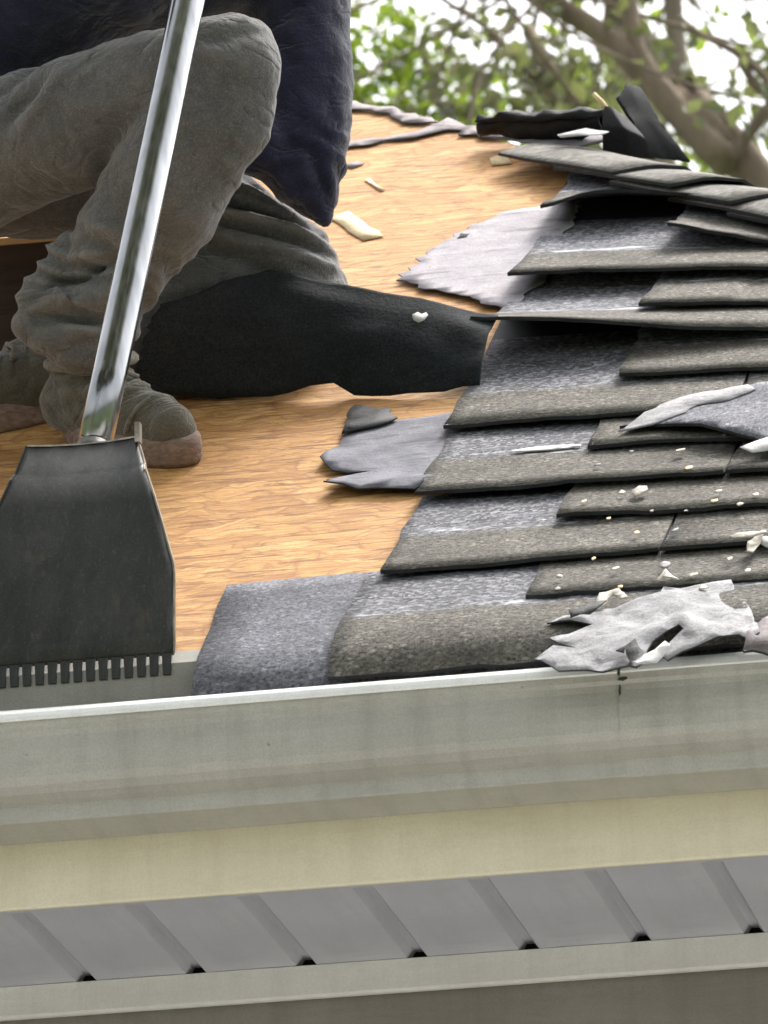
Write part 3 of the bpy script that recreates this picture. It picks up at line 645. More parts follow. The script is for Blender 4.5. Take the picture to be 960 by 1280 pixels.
# ------------------------------------------------------------------ black rolls on the hip
def cr_sheet(name, rows, th, mat, label, cat, nu=14, nw=8, rough=.006, seed=0, parent=None):
    """curled strip through rows of 3D control points (rows x columns, linear)"""
    R = [[Vector(p) for p in r] for r in rows]
    def pos(u, w):
        a = u * (len(R[0]) - 1); i = min(int(a), len(R[0]) - 2); fu = a - i
        b = w * (len(R) - 1); j = min(int(b), len(R) - 2); fw = b - j
        p = R[j][i].lerp(R[j][i + 1], fu).lerp(R[j + 1][i].lerp(R[j + 1][i + 1], fu), fw)
        return p + Vector((noise.noise(p * 18 + Vector((seed, 0, 0))), noise.noise(p * 18 + Vector((0, seed, 9))), noise.noise(p * 18 + Vector((3, 0, seed))))) * rough
    o = sheet(name, jag([(0, 0), (1, 0), (1, 1), (0, 1)], .02, .12, seed), lambda x, s: tuple(pos(min(1, max(0, x)), min(1, max(0, s)))), th, mat, parent, grid=.08)
    return tag(o, label, cat) if label else o
def roll(name, pts, rad, mat, label, cat, seed, squash=.75):
    """loosely rolled sheet: spiral tube along a path"""
    P = [Vector(p) for p in pts]; V = []; F = []; seg = 26; n = len(P) * 3
    def pp(t):
        a = t * (len(P) - 1); i = min(int(a), len(P) - 2); return P[i].lerp(P[i + 1], a - i)
    for i in range(n):
        c = pp(i / (n - 1)); d = (pp(min(1, i / (n - 1) + .05)) - pp(max(0, i / (n - 1) - .05))).normalized(); a = d.cross(Vector((0, 0, 1))).normalized(); b = a.cross(d)
        for side in (0, .004):
            for k in range(seg):
                th = 2 * math.pi * 1.35 * k / (seg - 1); r = rad[min(len(rad) - 1, int(i / n * len(rad)))] * (1 - .38 * k / seg) - side
                r *= 1 + .45 * noise.noise(Vector((i * .55, th * 1.3, seed))) + .2 * noise.noise(Vector((i * 1.4, th * 2.6, seed)))
                V.append(c + a * math.cos(th) * r + b * math.sin(th) * r * squash)
    S2 = seg * 2
    for i in range(n - 1):
        for k in range(seg - 1):
            F.append((i * S2 + k, i * S2 + k + 1, (i + 1) * S2 + k + 1, (i + 1) * S2 + k)); F.append((i * S2 + seg + k + 1, i * S2 + seg + k, (i + 1) * S2 + seg + k, (i + 1) * S2 + seg + k + 1))
        F.append((i * S2, (i + 1) * S2, (i + 1) * S2 + seg, i * S2 + seg)); F.append((i * S2 + seg - 1, i * S2 + 2 * seg - 1, (i + 1) * S2 + 2 * seg - 1, (i + 1) * S2 + seg - 1))
    for i in (0, n - 1):
        for k in range(seg - 1): F.append((i * S2 + k, i * S2 + k + 1, i * S2 + seg + k + 1, i * S2 + seg + k))
    o = fix(mk(name, V, F, mat, None, True, {'rs': [(v[0] if not isinstance(v, Vector) else v.x, v.z if isinstance(v, Vector) else v[2], .05) for v in V]}))
    return tag(o, label, cat)
roll('felt_roll', [(-0.210,1.930,1.400), (-0.163,1.920,1.392), (-0.114,1.900,1.377), (-0.065,1.880,1.369), (-0.020,1.860,1.362)], [.020, .027, .030, .031, .026], 'felt_black_clean', 'crumpled black felt roll lying along the hip', 'felt roll', 2.2)
o = cr_sheet('felt_fold', [[(-0.024,1.840,1.308), (0.013,1.840,1.299), (0.049,1.850,1.295)], [(-0.021,1.830,1.342), (0.012,1.820,1.335), (0.038,1.840,1.325)], [(-0.016,1.840,1.377), (-0.006,1.840,1.375), (0.013,1.860,1.362)]], .004, 'felt_black_clean', 'pointed black felt fold standing on the hip beside the roll', 'felt fold', seed=4, rough=.004)
o = cr_sheet('felt_strip', [[(0.034,1.900,1.317), (0.059,1.920,1.320), (0.086,1.930,1.316)], [(0.015,1.880,1.369), (0.030,1.900,1.377), (0.049,1.920,1.378)], [(-0.007,1.880,1.405), (0.004,1.900,1.433), (0.022,1.920,1.429)]], .005, 'felt_black_clean', 'upright black felt strip leaning in front of the tree limb', 'felt strip', seed=6, rough=.006)
v, f = tube([(-0.012,1.850,1.370), (-0.023,1.850,1.388), (-0.034,1.850,1.402)], [.0045, .004, .003], 7)
tag(mk('wood_splinter', v, f, 'chip_wood', None, True), 'pale splinter sticking up from the pointed black felt fold', 'wood splinter')

# ------------------------------------------------------------------ plank behind the boots
pk = empty('plank', (-1.1, 1.13, .80), 'dark brown plank on edge behind the boots, its top edge coloured as lit', 'plank')
pa, pb = Vector((-1.152,1.160,1.010)), Vector((-0.543,1.100,0.980))
def plank_box(z0_, z1_, name, mat, y_ex):
    V = []
    for p in (pa, pb):
        for (dy, dz) in ((0, z0_), (.038, z0_), (.038, z1_), (0, z1_)): V.append(p + Vector((0, dy - y_ex, dz)))
    return fix(mk(name, V, [(0, 1, 2, 3), (7, 6, 5, 4), (0, 4, 5, 1), (1, 5, 6, 2), (2, 6, 7, 3), (3, 7, 4, 0)], mat, pk))
plank_box(-.19, -.010, 'board', 'plank_shaded', 0); plank_box(-.0095, 0, 'top_edge', 'plank_lit', .001)

# ------------------------------------------------------------------ shovel
shv = empty('roofing_shovel', (-.372, .085, .060), 'steel roofing shovel with toothed black blade standing on the eave', 'shovel')
cx = -.372
rows = [(0, .117, .086, .084), (.24, .117, .098, .120), (.44, .117, .115, .190), (.47, .115, .120, .203), (.70, .091, .148, .292), (.82, .078, .166, .332), (.86, .075, .178, .343), (1, .064, .196, .382)]
V = []; F = []; NC = 22
for side in (0, 1):
    for (t, hw, y, z) in rows:
        for i in range(NC + 1):
            q = -1 + 2 * i / NC; V.append((cx - .012 * t + q * hw, y + .0035 * side + .010 * (1 - q * q) * t, z))
n = NC + 1; N = n * len(rows)
for j in range(len(rows) - 1):
    for i in range(NC):
        a = (j * n + i, j * n + i + 1, (j + 1) * n + i + 1, (j + 1) * n + i); F += [a, tuple(k + N for k in a)[::-1]]
ring = list(range(n)) + [j * n + NC for j in range(1, len(rows))] + [(len(rows) - 1) * n + i for i in range(NC - 1, -1, -1)] + [j * n for j in range(len(rows) - 2, 0, -1)]
for a, b in zip(ring, ring[1:] + ring[:1]): F.append((a, a + N, b + N, b))
blade = fix(mk('blade', V, F, 'blade_steel', shv, True))
for sg in (-1, 1):                                   # folded side flanges with a worn bright edge
    V = []; F = []
    for (t, hw, y, z) in rows:
        xx = cx - .012 * t + sg * (hw + .0012); dpt = .006 + .012 * t
        V += [(xx - sg * .0012, y - .0005, z), (xx + sg * .0008, y - .0005, z), (xx + sg * .001 - sg * .003 * t, y + dpt, z + .35 * dpt), (xx - sg * .002 - sg * .003 * t, y + dpt, z + .35 * dpt)]
    for j in range(len(rows) - 1):
        for k in range(4): F.append((j * 4 + k, j * 4 + (k + 1) % 4, (j + 1) * 4 + (k + 1) % 4, (j + 1) * 4 + k))
    F += [(3, 2, 1, 0), tuple(len(rows) * 4 - 4 + k for k in range(4))]
    fix(mk('side_flange', V, F, 'bare_steel' if sg > 0 else 'blade_steel', blade))
    if sg > 0: box('ear', (cx - .012 + sg * .067 - .003, .190, .374), (cx - .012 + sg * .067 + .003, .202, .398), 'bare_steel', blade)
V = []
for q in (-1, -.5, 0, .5, 1):
    for dy, dz in ((-.0008, -.001), (.0042, -.001), (.0042, .0010), (-.0008, .0010)): V.append((cx - .012 + q * .064, .196 + .010 * (1 - q * q) + dy, .382 + dz))
F = [(i * 4 + k, i * 4 + (k + 1) % 4, i * 4 + 4 + (k + 1) % 4, i * 4 + 4 + k) for i in range(4) for k in range(4)] + [(0, 1, 2, 3), (19, 18, 17, 16)]
fix(mk('worn_edge', V, F, 'bare_steel', blade))
nt = 16                                              # teeth along the lower edge
for i in range(nt):
    a = cx - .117 + .234 * i / nt; w = .234 / nt
    V = []
    for yy in (.0835, .0885):
        V += [(a + w * .20, yy - .001, .060), (a + w * .80, yy - .001, .060), (a + w * .90, yy + .001, .0855), (a + w * .10, yy + .001, .0855)]
    fix(mk('tooth', V, [(0, 1, 2, 3), (7, 6, 5, 4), (0, 4, 5, 1), (1, 5, 6, 2), (2, 6, 7, 3), (3, 7, 4, 0)], 'blade_steel', blade))
pb0 = Vector((-.379, .228, .372)); pdir = (Vector((-0.325,0.480,1.033)) - Vector((-0.388,0.228,0.389))).normalized()
pts = [pb0 + pdir * (.02 + 1.20 * i / 12) for i in range(13)]
v, f = tube(pts, .0202, 40); pole = mk('handle', v, f, 'galvanised', shv, True)
v, f = tube([pb0 - pdir * .03, pb0 + pdir * .005, pb0 + pdir * .016], [.022, .022, .0206], 32); mk('socket', v, f, 'blade_steel', shv, True)
v, f = tube([pb0 + pdir * 1.20, pb0 + pdir * 1.26], [.024, .024], 24); mk('grip', v, f, 'sealant_dark', shv, True)

# ------------------------------------------------------------------ the worker
def ico(sub=2):
    bm = bmesh.new(); bmesh.ops.create_icosphere(bm, subdivisions=sub, radius=1.)
    V = np.array([v.co[:] for v in bm.verts]); F = np.array([[v.index for v in f.verts] for f in bm.faces]); bm.free(); return V, F
ICV, ICF = ico(3)
def blobs(chains, vox, smooth_it=5):
    """chains of (point, radius): swept balls fused into one continuous skin"""
    Vs = []; Fs = []; o = 0
    for ch in chains:
        for (p, r), (q, r2) in zip(ch, ch[1:]):
            p, q = np.array(p, float), np.array(q, float); L = np.linalg.norm(q - p); n = max(1, int(L / (min(r, r2) * .22)))
            for k in range(n + 1):
                t = k / n; Vs.append(ICV * (r + (r2 - r) * t) + p + (q - p) * t); Fs.append(ICF + o); o += len(ICV)
    V = np.concatenate(Vs); F = np.concatenate(Fs)
    me = bpy.data.meshes.new('tmp'); me.from_pydata(V.tolist(), [], F.tolist()); ob = bpy.data.objects.new('tmp', me); COL.objects.link(ob)
    m = ob.modifiers.new('r', 'REMESH'); m.mode = 'VOXEL'; m.voxel_size = vox
    m = ob.modifiers.new('s', 'SMOOTH'); m.factor = .5; m.iterations = smooth_it
    dg = bpy.context.evaluated_depsgraph_get(); e = ob.evaluated_get(dg).to_mesh()
    V = np.empty(len(e.vertices) * 3); e.vertices.foreach_get('co', V); V = V.reshape(-1, 3)
    Nn = np.empty(len(e.vertices) * 3); e.vertices.foreach_get('normal', Nn); Nn = Nn.reshape(-1, 3)
    F = [tuple(p.vertices) for p in e.polygons]
    ob.evaluated_get(dg).to_mesh_clear(); bpy.data.objects.remove(ob); bpy.data.meshes.remove(me)
    return V, Nn, F
def crease(V, Nn, folds, gain=1.):
    """push cloth in or out along fold lines given as 3D segments (a, b, width, amount)"""
    D = np.zeros(len(V))
    for a, b, w, amt in folds:
        a, b = np.array(a), np.array(b); d = b - a; t = np.clip(((V - a) @ d) / (d @ d), 0, 1)
        q = a + t[:, None] * d; dd = V - q; dd[:, 1] *= .06; dist = np.linalg.norm(dd, axis=1)
        D += gain * amt * np.exp(-(dist / w) ** 2) * (1 - .55 * np.abs(2 * t - 1) ** 2)
    return V + Nn * D[:, None]
def bunch(V, Nn, ctr, rad, axis, fr, amp, seed):
    """ridged folds gathered round a joint, running across the given axis"""
    ax = np.array(axis, float); ax /= np.linalg.norm(ax); c = np.array(ctr); out = V.copy(); dd = V - c
    near = np.where((dd ** 2).sum(1) < (rad * 1.8) ** 2)[0]
    for i in near:
        u = dd[i] @ ax; q = dd[i] - ax * u
        n = noise.noise(Vector((u * fr + .9 * noise.noise(Vector(V[i]) * 14), q[0] * 5 + q[1] * 3 + seed, q[2] * 5)))
        out[i] = V[i] + Nn[i] * amp * ((1 - 2.4 * abs(n))) * math.exp(-(dd[i] @ dd[i]) / rad ** 2)
    return out
def ruffle(V, Nn, amp, fr):
    d = np.array([noise.noise(Vector(p) * fr) + .5 * noise.noise(Vector(p) * fr * 2.3) for p in V]); return V + Nn * (d * amp)[:, None]
man = empty('person', (-.52, .80, .62), 'person in grey jeans and navy jacket crouching on the bare roof behind a shovel', 'person')

hipA, hipB = (-0.703,0.790,0.971), (-0.720,1.000,1.067)
jeans = [
    [(hipA, .105), ((-0.620,0.770,0.972), .084), ((-0.505,0.720,0.983), .083), ((-0.389,0.660,0.994), .073), ((-0.301,0.620,0.993), .066)],
    [((-0.291,0.620,0.998), .064), ((-0.323,0.640,0.937), .073), ((-0.381,0.670,0.875), .078), ((-0.435,0.710,0.821), .068), ((-0.481,0.745,0.769), .058), ((-0.507,0.770,0.733), .054), ((-0.511,0.775,0.714), .050)],
    [(hipB, .110), ((-0.558,1.030,1.035), .090), ((-0.426,1.050,0.963), .082), ((-0.327,1.050,0.889), .076), ((-0.299,1.045,0.830), .070)],
    [((-0.303,1.040,0.818), .070), ((-0.382,1.030,0.800), .064), ((-0.495,1.020,0.785), .060), ((-0.606,1.000,0.767), .052)],
    [(hipA, .11), ((-0.789,0.900,1.037), .125), (hipB, .11)], [((-0.789,0.900,1.037), .125), ((-0.741,0.880,1.112), .13)],
    [((-0.342,1.040,0.859), .062), ((-0.423,1.030,0.847), .066), ((-0.505,1.020,0.830), .060)],
    # bunched cuff over the boot
    [((-0.521,0.715,0.807), .022), ((-0.538,0.720,0.782), .020)], [((-0.546,0.720,0.775), .020), ((-0.568,0.725,0.752), .018)], [((-0.568,0.725,0.749), .019), ((-0.520,0.730,0.734), .030)],
    [((-0.573,0.730,0.722), .019), ((-0.513,0.740,0.710), .036)], [((-0.505,0.750,0.712), .050), ((-0.464,0.750,0.728), .034)]]
V, Nn, F = blobs(jeans, .0045, 5)
folds = [
    ((-0.533,0.700,0.767), (-0.452,0.700,0.767), .010, -.013), ((-0.559,0.700,0.723), (-0.452,0.700,0.711), .008, -.013), ((-0.502,0.680,0.785), (-0.477,0.680,0.762), .009, -.010), ((-0.474,0.660,0.802), (-0.427,0.660,0.766), .012, -.007), ((-0.541,0.690,0.743), (-0.460,0.690,0.738), .009, .006),
    ((-0.480,0.650,0.830), (-0.415,0.650,0.782), .012, .006), ((-0.506,0.710,0.686), (-0.445,0.710,0.700), .008, -.006),
    # light seam ridge down the shin
    ((-0.232,0.620,0.942), (-0.294,0.640,0.866), .012, .006), ((-0.294,0.640,0.866), (-0.364,0.660,0.791), .011, .006), ((-0.364,0.660,0.791), (-0.409,0.690,0.738), .010, .005), ((-0.258,0.600,0.916), (-0.368,0.620,0.778), .016, -.005),
    # folds round the raised knee and along the near thigh
    ((-0.335,0.580,1.002), (-0.239,0.600,1.024), .012, -.004), ((-0.335,0.580,1.008), (-0.266,0.560,0.980), .010, .003), ((-0.582,0.680,0.978), (-0.533,0.670,1.012), .014, -.008), ((-0.567,0.680,0.955), (-0.508,0.670,1.015), .012, .005), ((-0.597,0.680,1.006), (-0.551,0.700,1.062), .012, -.006),
    ((-0.477,0.640,0.884), (-0.431,0.620,0.941), .018, -.004), ((-0.398,0.600,0.825), (-0.331,0.580,0.947), .03, .004), ((-0.385,0.650,0.759), (-0.437,0.700,0.718), .012, -.007),
    # folds across the kneeling thigh
    ((-0.393,0.960,0.966), (-0.261,0.970,0.918), .0065, -.011), ((-0.399,0.950,0.933), (-0.267,0.960,0.893), .0065, -.012), ((-0.382,0.970,0.982), (-0.284,0.970,0.935), .007, .006), ((-0.391,0.950,0.946), (-0.251,0.960,0.898), .007, .007), ((-0.387,0.940,0.909), (-0.252,0.960,0.868), .010, .006),
    ((-0.402,0.940,0.895), (-0.312,0.950,0.857), .012, -.005), ((-0.357,0.980,1.000), (-0.311,0.980,0.965), .010, -.006), ((-0.364,0.950,0.862), (-0.334,0.950,0.784), .02, .006), ((-0.343,0.950,0.860), (-0.407,0.950,0.770), .014, -.005), ((-0.495,0.970,0.714), (-0.239,0.980,0.711), .006, -.008)]
V = crease(V, Nn, folds, 1.9)
for ctr, rad, ax, fr, amp, sd_ in (((-0.512,0.740,0.755), .085, (.35, 0, 1), 42, .017, 1), ((-0.461,0.700,0.815), .07, (.6, 0, 1), 28, .006, 2), ((-0.445,0.680,0.948), .09, (.75, 0, -.65), 20, .006, 3), ((-0.566,0.720,1.023), .10, (.8, 0, .6), 18, .007, 4),
                                  ((-0.331,1.000,0.942), .10, (.2, 0, 1), 34, .008, 5), ((-0.290,0.600,1.014), .07, (1, 0, .5), 16, .004, 6), ((-0.407,1.000,0.808), .12, (1, 0, .5), 16, .006, 7), ((-0.382,0.680,0.769), .06, (.6, 0, .8), 26, .006, 8)):
    V = bunch(V, Nn, ctr, rad, ax, fr, amp, sd_)
V = ruffle(V, Nn, .0030, 17); V = ruffle(V, Nn, .0010, 60)
mk('jeans', V, F, 'denim_grey', man, True)
# jacket: body, near arm gripping the handle, far arm hanging past the knee
shR, shL = (-0.414,0.660,1.394), (-0.286,0.980,1.438)
hand_t = 1.02; hR = pb0 + pdir * hand_t
jacket = [
    [((-0.768,0.900,1.122), .135), ((-0.657,0.880,1.213), .130), ((-0.522,0.850,1.309), .165), ((-0.391,0.830,1.408), .130)],
    [((-0.548,0.870,1.287), .13), ((-0.450,0.900,1.294), .125), ((-0.341,0.930,1.311), .11)],
    [((-0.391,0.830,1.408), .12), (shR, .085)], [((-0.391,0.830,1.408), .12), (shL, .085)], [((-0.364,0.830,1.472), .085), ((-0.329,0.820,1.519), .065)],
    [(shR, .078), ((-0.545,0.520,1.252), .056), (tuple(hR + Vector((-.045, .01, -.07))), .042)],
    [(shL, .074), ((-0.272,0.970,1.287), .064), ((-0.272,0.965,1.153), .063), ((-0.272,0.960,1.052), .061), ((-0.270,0.960,0.992), .054), ((-0.252,0.960,0.946), .026), ((-0.242,0.960,0.921), .012)],
    [((-0.272,0.960,1.031), .055), ((-0.315,0.930,1.018), .05), ((-0.391,0.900,1.025), .040)]]
V, Nn, F = blobs(jacket, .007, 4)
V = crease(V, Nn, [((-0.237,0.900,0.989), (-0.195,0.920,0.984), .008, .008), ((-0.252,0.900,0.995), (-0.228,0.910,0.911), .008, -.008), ((-0.227,0.900,0.982), (-0.228,0.920,0.906), .007, .007), ((-0.268,0.900,0.981), (-0.292,0.900,1.064), .014, -.007), ((-0.304,0.900,0.979), (-0.248,0.920,0.914), .010, .006),
                   ((-0.280,0.900,1.172), (-0.259,0.900,1.192), .012, -.006), ((-0.210,0.910,1.147), (-0.213,0.910,1.006), .012, .003), ((-0.286,0.900,1.129), (-0.278,0.900,1.020), .012, .004), ((-0.559,0.780,1.132), (-0.461,0.760,1.147), .016, -.006)], 1.5)
for ctr, rad, ax, fr, amp, sd_ in (((-0.254,0.930,0.969), .07, (.35, 0, 1), 30, .008, 1), ((-0.271,0.930,1.161), .09, (.3, 0, 1), 16, .005, 2), ((-0.559,0.780,1.153), .14, (.5, 0, 1), 14, .008, 3)): V = bunch(V, Nn, ctr, rad, ax, fr, amp, sd_)
V = ruffle(V, Nn, .0035, 15); V = ruffle(V, Nn, .0012, 55)
mk('jacket', V, F, 'navy_cloth', man, True)
# boots
def boot(ankle, heel, toe, top, seed, parent_name):
    a, h_, t_, tp = (np.array(q, float) for q in (ankle, heel, toe, top)); n = np.array(RN)
    d = t_ - h_; d /= np.linalg.norm(d)
    ch = [[(tp, .050), (a, .048), (h_ + n * .055 + d * .015, .040)], [(h_ + n * .045 + d * .01, .036), (h_ + n * .048 + d * .09, .040), (t_ + n * .047 - d * .09, .040), (t_ + n * .042 - d * .04, .034)],
          [(a + d * .02 - n * .01, .044), (t_ + n * .052 - d * .11, .038), (t_ + n * .044 - d * .06, .036)]]
    V, Nn, F = blobs(ch, .006, 4)
    up = (V - h_) @ n; V = V + n * np.where(up < .022, (.022 - up), 0)[:, None]
    q = a + n * .02
    fl = [(tuple(a + n * (.01 + .018 * k) + np.array([-.06, -.03, .0])), tuple(a + n * (.005 + .018 * k) + np.array([.07, -.04, -.01])), .006, -.006) for k in range(-1, 3)]
    for k in range(4): c = t_ - d * (.10 + .018 * k) + n * .085; sd_ = np.cross(n, d); fl.append((tuple(c - sd_ * .035), tuple(c + sd_ * .035), .006, .006))
    V = crease(V, Nn, fl, 1.3); V = bunch(V, Nn, a + n * .005, .06, (.2, -.3, 1), 44, .006, seed); V = ruffle(V, Nn, .003, 26)
    b = mk('boot', V, F, 'boot_suede', man, True)
    sd_ = np.cross(n, d); ol = []
    Lf = np.linalg.norm(t_ - h_)
    for k in range(28):
        an = 2 * math.pi * k / 28; u = math.cos(an); w = math.sin(an)
        ol.append(h_ + d * (Lf / 2 + u * Lf * .53) + sd_ * w * (.043 + .006 * u))
    V = []
    for hh, ins in ((.001, .95), (.009, 1.0), (.0125, .985), (.016, 1.0), (.033, 1.0), (.037, .93)):
        c = h_ + d * Lf / 2
        for p in ol: V.append(c + (p - c) * ins + n * hh)
    F = []
    for j in range(5):
        for k in range(28): F.append((j * 28 + k, j * 28 + (k + 1) % 28, (j + 1) * 28 + (k + 1) % 28, (j + 1) * 28 + k))
    F += [tuple(range(28))[::-1], tuple(range(140, 168))]
    fix(mk('sole', V, F, 'boot_sole', b, True))
    def ringpts(c, ax, r1, r2, k=18):
        ax = ax / np.linalg.norm(ax); e_ = np.cross(ax, d); e_ /= np.linalg.norm(e_); g_ = np.cross(e_, ax)
        return [tuple(c + e_ * math.cos(2 * math.pi * i / k) * r1 + g_ * math.sin(2 * math.pi * i / k) * r2) for i in range(k + 1)]
    v_, f_ = tube(ringpts(tp - n * .012, tp - a + n * .01, .052, .054), .0075, 8); mk('collar', v_, f_, 'boot_suede', b, True)
    m_ = t_ - d * .075 + n * .04
    v_, f_ = tube([tuple(m_ + sd_ * math.cos(q) * .042 + n * math.sin(q) * .040 + d * .012 * math.sin(q)) for q in np.linspace(.05, math.pi - .05, 14)], .0028, 6); mk('toe_seam', v_, f_, 'boot_suede', b, True)
    for k in range(4):
        m_ = t_ - d * (.105 + .020 * k) + n * (.088 + .010 * k)
        v_, f_ = tube([tuple(m_ - sd_ * .026 - n * .008), tuple(m_ - sd_ * .01 + n * .003 + d * .004), tuple(m_ + sd_ * .01 + n * .003 - d * .004), tuple(m_ + sd_ * .026 - n * .008)], .0032, 6); mk('lace', v_, f_, 'boot_suede', b, True)
boot((-0.512,0.800,0.667), RP(*(-0.556,0.949), .0), RP(*(-0.369,0.781), .0), (-0.511,0.785,0.702), 1, 'near')
boot((-0.645,0.990,0.751), RP(*(-0.587,1.055), .0), RP(*(-0.760,1.018), .0), (-0.606,1.000,0.767), 2, 'far')
# body under the clothes: head, neck, hands in one skin
hc = Vector((-0.281,0.820,1.598)); fd = Vector((.80, -.35, -.48)).normalized(); sdv = fd.cross(Vector((0, 0, 1))).normalized(); upv = sdv.cross(fd)
def hp(f_, s_, u_): return tuple(hc + fd * f_ + sdv * s_ + upv * u_)
lh = Vector((-0.405,0.890,1.028))
body = [[(hp(-.02, 0, .03), .085), (hp(.02, 0, .03), .082)], [(hp(.03, 0, -.04), .062), (hp(.055, 0, -.075), .035)], [(hp(.085, 0, .0), .012), (hp(.108, 0, -.022), .014)],
        [(hp(-.01, .078, -.005), .014), (hp(-.015, .082, .02), .016)], [(hp(-.01, -.078, -.005), .014), (hp(-.015, -.082, .02), .016)], [(hp(.085, -.02, -.055), .009), (hp(.085, .02, -.055), .009)],
        [(hp(-.02, 0, -.03), .055), ((-0.356,0.830,1.488), .056), ((-0.391,0.830,1.408), .09)], [((-0.391,0.830,1.408), .10), ((-0.522,0.850,1.309), .10), ((-0.667,0.880,1.192), .10), ((-0.789,0.900,1.037), .09)],
        *[[(p, r * .36) for p, r in ch] for ch in jeans[:6]], [((-0.484,0.760,0.775), .026), ((-0.512,0.800,0.675), .024)],
        [((-0.391,0.830,1.408), .09), (shR, .05), ((-0.545,0.520,1.252), .034), (tuple(hR + Vector((-.045, .01, -.07))), .027), (tuple(hR + Vector((-.035, .005, -.02))), .026), (tuple(hR + Vector((-.034, 0, .02))), .024)],
        [((-0.391,0.830,1.408), .09), (shL, .05), ((-0.272,0.960,1.052), .036), ((-0.315,0.930,1.018), .032), ((-0.391,0.900,1.025), .028), (tuple(lh), .026), (tuple(lh + Vector((-.04, -.01, -.008))), .024)]]
pa_ = pdir.orthogonal().normalized(); pb_ = pdir.cross(pa_)
for k in range(4):                                   # four fingers and a thumb closed round the handle
    c = hR + pdir * (-.03 + .021 * k); ln = (4.6, 5.0, 4.8, 4.2)[k]; ch = []
    a0 = math.atan2((Vector((-1, .1, 0))).dot(pb_), (Vector((-1, .1, 0))).dot(pa_))
    for j in range(8): an = a0 + ln * j / 7; ch.append((tuple(c + (pa_ * math.cos(an) + pb_ * math.sin(an)) * .030), .0092))
    body.append(ch)
ch = []
for j in range(6): an = a0 - 2.9 * j / 5; ch.append((tuple(hR + pdir * (.005 + .05 * j / 5) + (pa_ * math.cos(an) + pb_ * math.sin(an)) * .031), .0105 - .0005 * j))
body.append(ch)
for k in range(4):
    b0 = lh + Vector((-.055, -.025 + .019 * k, -.010)); L_ = (.8, .95, 1, .85)[k]
    body.append([(tuple(lh), .02), (tuple(b0), .0095), (tuple(b0 + Vector((-.035 * L_, 0, -.012))), .009), (tuple(b0 + Vector((-.055 * L_, 0, -.034))), .008)])
body.append([(tuple(lh + Vector((-.01, -.02, -.005))), .013), (tuple(lh + Vector((-.035, -.05, -.012))), .010), (tuple(lh + Vector((-.058, -.056, -.022))), .009)])
V, Nn, F = blobs(body, .0055, 3)
mk('body', V, F, 'skin', man, True)
V, Nn, F = blobs([[(hp(-.035, 0, .055), .083), (hp(.01, 0, .062), .080)], [(hp(-.06, 0, .01), .070), (hp(-.05, 0, .05), .08)]], .007, 3)
mk('hair', ruffle(V, Nn, .004, 60), F, 'hair', man, True)
for sg in (-1, 1):
    e = hp(.090, sg * .032, .006); mk('eye', ICV * .012 + np.array(e), ICF, 'eye_white', man, True)

# ------------------------------------------------------------------ trees behind the house
def limb(pts, rad, seg=12, wob=.0):
    """smoothed limb through control points"""
    P = [Vector(p) for p in pts]; out = []; rr = []
    for i in range(len(P) - 1):
        p0, p1, p2, p3 = P[max(i - 1, 0)], P[i], P[i + 1], P[min(i + 2, len(P) - 1)]
        for k in range(5):
            t = k / 5; q = .5 * ((2 * p1) + (p2 - p0) * t + (2 * p0 - 5 * p1 + 4 * p2 - p3) * t * t + (-p0 + 3 * p1 - 3 * p2 + p3) * t ** 3)
            out.append(q + wob * Vector((noise.noise(q * 3), noise.noise(q * 3 + Vector((9, 0, 0))), 0))); rr.append(rad[i] + (rad[i + 1] - rad[i]) * t)
    out.append(P[-1]); rr.append(rad[-1])
    return tube(out, rr, seg)
def crown(name, clumps, per, spread, leaf, mat, parent, seed, keep=None):
    r = np.random.default_rng(seed); C = np.asarray(clumps, float); n = len(C) * per
    ctr = np.repeat(C, per, 0) + r.normal(0, spread, (n, 3)) * np.array([1, 1, .75])
    if keep is not None: ctr = ctr[keep(ctr)]; n = len(ctr)
    a = r.normal(0, 1, (n, 3)); a[:, 2] -= .4; a /= np.linalg.norm(a, axis=1)[:, None]
    b = np.cross(a, r.normal(0, 1, (n, 3))); b /= np.linalg.norm(b, axis=1)[:, None]; c = np.cross(a, b)
    L = leaf * r.uniform(.6, 1.35, n)[:, None]; W = L * .33
    V = np.stack([ctr - a * L * .5, ctr + b * W + c * L * .08, ctr + a * L * .5 - c * L * .1, ctr - b * W + c * L * .08], 1).reshape(-1, 3)
    F = np.arange(n * 4).reshape(-1, 4)
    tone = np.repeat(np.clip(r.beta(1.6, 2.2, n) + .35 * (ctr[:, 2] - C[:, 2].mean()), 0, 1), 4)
    return mk(name, V, F, mat, parent, False, {'tone': tone})
def clump_field(ctr, rad, n, seed, fn=None):
    r = np.random.default_rng(seed); out = []
    while len(out) < n:
        p = r.normal(0, 1, 3); p = p / np.linalg.norm(p) * r.uniform(.25, 1) ** .5 * np.array(rad) + np.array(ctr)
        if fn is None or fn(p): out.append(p)
    return out
def twigs(base, targets, rad):
    parts = []
    for q in targets:
        b = Vector(base); q = Vector(q); m = b.lerp(q, .5) + Vector((random.uniform(-.2, .2), random.uniform(-.2, .2), random.uniform(-.05, .25)))
        parts.append(limb([b, m, q], [rad, rad * .55, rad * .18], 6))
    return parts
